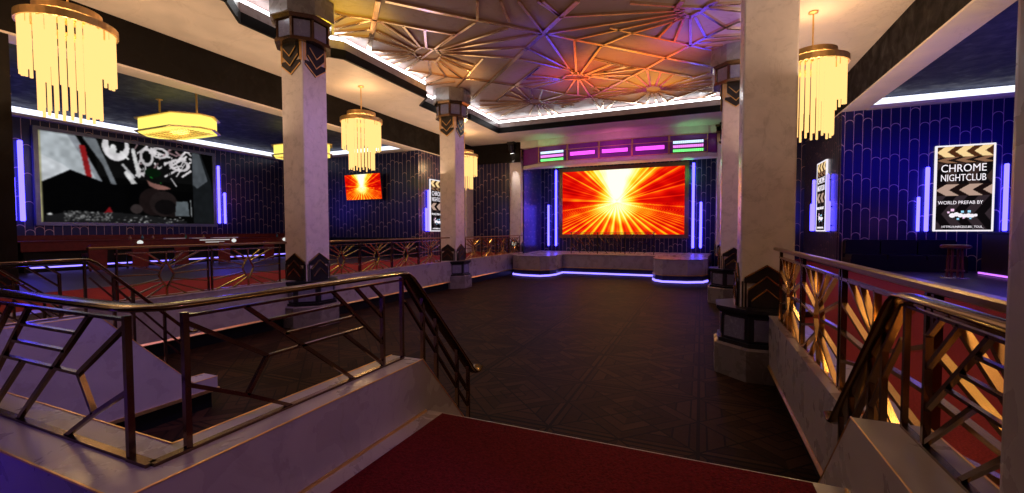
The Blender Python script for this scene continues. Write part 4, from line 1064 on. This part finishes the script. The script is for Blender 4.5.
# ------------------------------------------------------------------ bars, stools, sofas
def stool_at(x, y, label):
    t = thing('bar_stool', label, 'bar stool', (x, y, FL))
    MB().lathe(x, y, [(.34, FL + 1.0), (.39, FL + 1.03), (.39, FL + 1.08), (.35, FL + 1.12)], 20).build('seat', WOOD, t)
    for k in range(4):
        a = math.pi / 4 + k * math.pi / 2; MB().bar((x + .20 * math.cos(a), y + .20 * math.sin(a), FL + .02), (x + .17 * math.cos(a), y + .17 * math.sin(a), FL + 1.01), .055, .055, (0, 1, 0)).build('leg', WOOD, t)
    MB().ring(x, y, .20, .24, 18, FL + .24, FL + .28).build('foot_ring', WOOD, t)
    MB().lathe(x, y, [(.36, FL), (.36, FL + .03), (.30, FL + .04)], 20).build('base', mat_plain('stool_base_steel', (.6, .6, .8), .2, .8), t)
stool_at(7.86, 19.4, 'round-topped dark wooden bar stool in front of the facing poster')

cb = thing('bar_counter', 'dark bar counter at the right edge with a pink light line at its foot', 'bar counter', (10.6, 19, FL))
MB().box(9.35, 11.4, 16.0, 21.3, FL + .12, 2.82).build('body', WOODD, cb); MB().box(9.25, 11.5, 15.9, 21.4, 2.82, 2.90).build('counter_top', BLKL, cb)
MB().box(9.50, 11.3, 16.1, 21.2, FL, FL + .12).build('plinth', BLACK, cb); MB().box(9.29, 9.34, 16.0, 21.35, FL + .03, FL + .09).build('light_strip', E_PINK, cb)

XB = -24.5
lb = thing('bar_counter', 'long oxblood bar counter below the wide screen with a violet light line', 'bar counter', (XB - .6, 14, FL))
MB().box(XB - .06, XB, 8.2, 21.6, 2.20, 2.58).build('counter_front', REDL, lb); MB().box(XB - 1.0, XB + .04, 8.1, 21.7, 2.58, 2.62).build('counter_top', REDL, lb); MB().box(XB - 1.3, XB - 1.22, 8.1, 21.7, FL, 2.85).build('back_panel', REDL, lb)
MB().box(XB - 1.0, XB - .10, 8.3, 21.5, FL, 2.57).build('body', DARKM, lb); MB().box(XB - .10, XB - .06, 8.4, 21.4, 1.52, 1.58).build('light_strip', E_STRIP, lb)
def tub_chair(y):
    t = thing('bar_chair', '', 'bar chair', (0, 0, 0)); 
    MB().box(-.28, .28, -.29, .29, .62, .74).build('seat', REDL, t, abs_=False)
    MB().prism([(-.30, .62), (.30, .62), (.32, 1.0), (.22, 1.10), (-.22, 1.10), (-.32, 1.0)], .24, .32, 'x').build('backrest', REDL, t, abs_=False)
    MB().prism([(-.30, .05), (.30, .05), (.30, .62), (-.30, .62)], .26, .31, 'x').build('skirt', REDL, t, abs_=False)
    for sx in (-.24, .24):
        for sy_ in (-.24, .24): MB().box(sx - .025, sx + .025, sy_ - .025, sy_ + .025, 0, .62).build('leg', CHAR, t, abs_=False)
    return t
tc = tub_chair(0); G = 'oxblood bar chairs in front of the left bar'
ys_ = [9.9, 11.4, 13.1, 15.15, 17.75, 19.9]
wh = ['first oxblood bar chair from the left in front of the left bar', 'second oxblood bar chair from the left in front of the left bar', 'third oxblood bar chair from the left in front of the left bar', 'fourth oxblood bar chair from the left in front of the left bar', 'oxblood bar chair just left of the near marble column', 'oxblood bar chair hidden behind the near marble column']
for k, (y, l) in enumerate(zip(ys_, wh)):
    o = tc if k == 0 else dup(tc, (0, 0, 0))
    o.location = (-23.2, y, FL); o['label'] = l; o['group'] = G
# things standing on the left bar
def plate(x, y, r, lab, g): tag(MB().lathe(0, 0, [(r * .6, 0), (r, .03), (r * .95, .04)], 14).build('plate', GLASS, loc=(x, y, 2.621), abs_=False), lab, 'plate', g)
def bottle(x, y, h, m, lab, g):
    t = tag(MB().lathe(0, 0, [(.05, 0), (.055, .02), (.055, h * .55), (.02, h * .72), (.018, h)], 10).build('bottle', m, loc=(x, y, 2.621), abs_=False, smooth=True), lab, 'bottle', g)
gm = mat_plain('green_bottle_glass', (.05, .16, .10), .1); am = mat_plain('amber_bottle_glass', (.35, .18, .06), .1)
def tray(x, y0, y1, lab): 
    tag(MB().box(-.12, .12, 0, y1 - y0, 0, .05).build('tray', GLASS, loc=(x, y0, 2.621), abs_=False), lab, 'tray', 'long pale serving trays on the left bar')
ordw = ('first', 'second', 'third', 'fourth', 'fifth', 'sixth')
for k, y in enumerate((11.95, 12.45, 12.9, 14.4, 15.3, 19.8)):
    bottle(XB - .30, y, .20 + .03 * (k % 2), gm if k % 2 else am, ('green' if k % 2 else 'amber') + ' glass bottle, ' + ordw[k] + ' from the left on the left bar counter', 'bottles on the left bar')
for k, (y0_, y1_) in enumerate(((13.3, 14.2), (14.5, 15.2), (15.6, 17.0))): tray(XB - .1, y0_, y1_, ('short pale tray left of the bottles at mid counter', 'middle pale tray of three on the left bar counter', 'longest pale tray on the left bar, nearest the marble column')[k])
def bar_lamp(y, lab): 
    tag(MB().lathe(0, 0, [(.02, -.11), (.09, -.07), (.12, 0), (.09, .07), (.02, .11)], 12).build('wall_lamp', mat_emit('opal_glow', (.75, .75, .72), 1), loc=(XB + .10, y, 2.48), abs_=False, smooth=True), lab, 'lamp', 'round lamps on the left bar front')
for y, l in ((12.15, 'leftmost'), (16.7, 'middle'), (20.0, 'rightmost')): bar_lamp(y, l + ' small round white lamp on the front of the left bar')
for k, (z, y0_, y1_) in enumerate(((2.54, 14.9, 16.5), (2.42, 15.2, 16.2))):
    tag(MB().box(0, .03, 0, y1_ - y0_, -.022, .022).build('price_rail', mat_emit('pale_strip', (.55, .52, .50), 1), loc=(XB + .002, y0_, z), abs_=False), ('upper' if k == 0 else 'lower') + ' pale lit strip on the front of the left bar', 'light strip')
# dark lounge sofas
def sofa(x0, x1, y, face, label):
    """bench along a back wall, seen from the front; y = wall side"""
    t = thing('sofa', label, 'sofa', ((x0 + x1) / 2, y, FL))
    MB().box(x0, x1, y - 1.1, y, FL, FL + .45).build('base', BLKL, t)
    n = max(2, int((x1 - x0) / 1.2)); w = (x1 - x0) / n
    for k in range(n):
        a = x0 + w * k + .02; c = a + w - .04
        MB().prism([(a, FL + .45), (c, FL + .45), (c, FL + .58), (c - .05, FL + .63), (a + .05, FL + .63), (a, FL + .58)], y - 1.12, y - .25, 'y').build('seat_cushion', BLKL, t)
        MB().prism([(a, FL + .63), (c, FL + .63), (c, FL + 1.16), (c - .06, FL + 1.22), (a + .06, FL + 1.22), (a, FL + 1.16)], y - .30, y, 'y').build('back_cushion', BLKL, t)
    return t
sofa(5.6, 9.2, YB - .02, 0, 'long black leather sofa against the right back wall below the poster')
sofa(-23.2, -16.3, YB - .02, 0, 'long black leather sofa against the left back wall below the small red screen')
point('lounge_violet', (8.5, 17, 3.4), (.75, .22, 1), 12, .3)
area('aisle_warm', (3.3, 6, 8.6), (3.3, 6, 0), (1, .5, .3), 30, 2.5, 12)
area('aisle_warm', (-14, 10, 8.6), (-14, 10, 0), (1, .5, .3), 30, 2.5, 16)
# small spotlight at the foot of the left stage pilaster
t = thing('floor_spotlight', 'small round uplight at the foot of the left stage pilaster', 'spotlight', (-12.65, 29.4, 2.0))
MB().sweep([(-12.65, 29.92, 2.05), (-12.65, 29.80, 2.05)], circ(.30, 16)).build('housing', CHAR, t); MB().sweep([(-12.65, 29.80, 2.05), (-12.65, 29.78, 2.05)], circ(.17, 16)).build('lens', mat_emit('uplight_lens', (.8, .9, .8), .5), t)
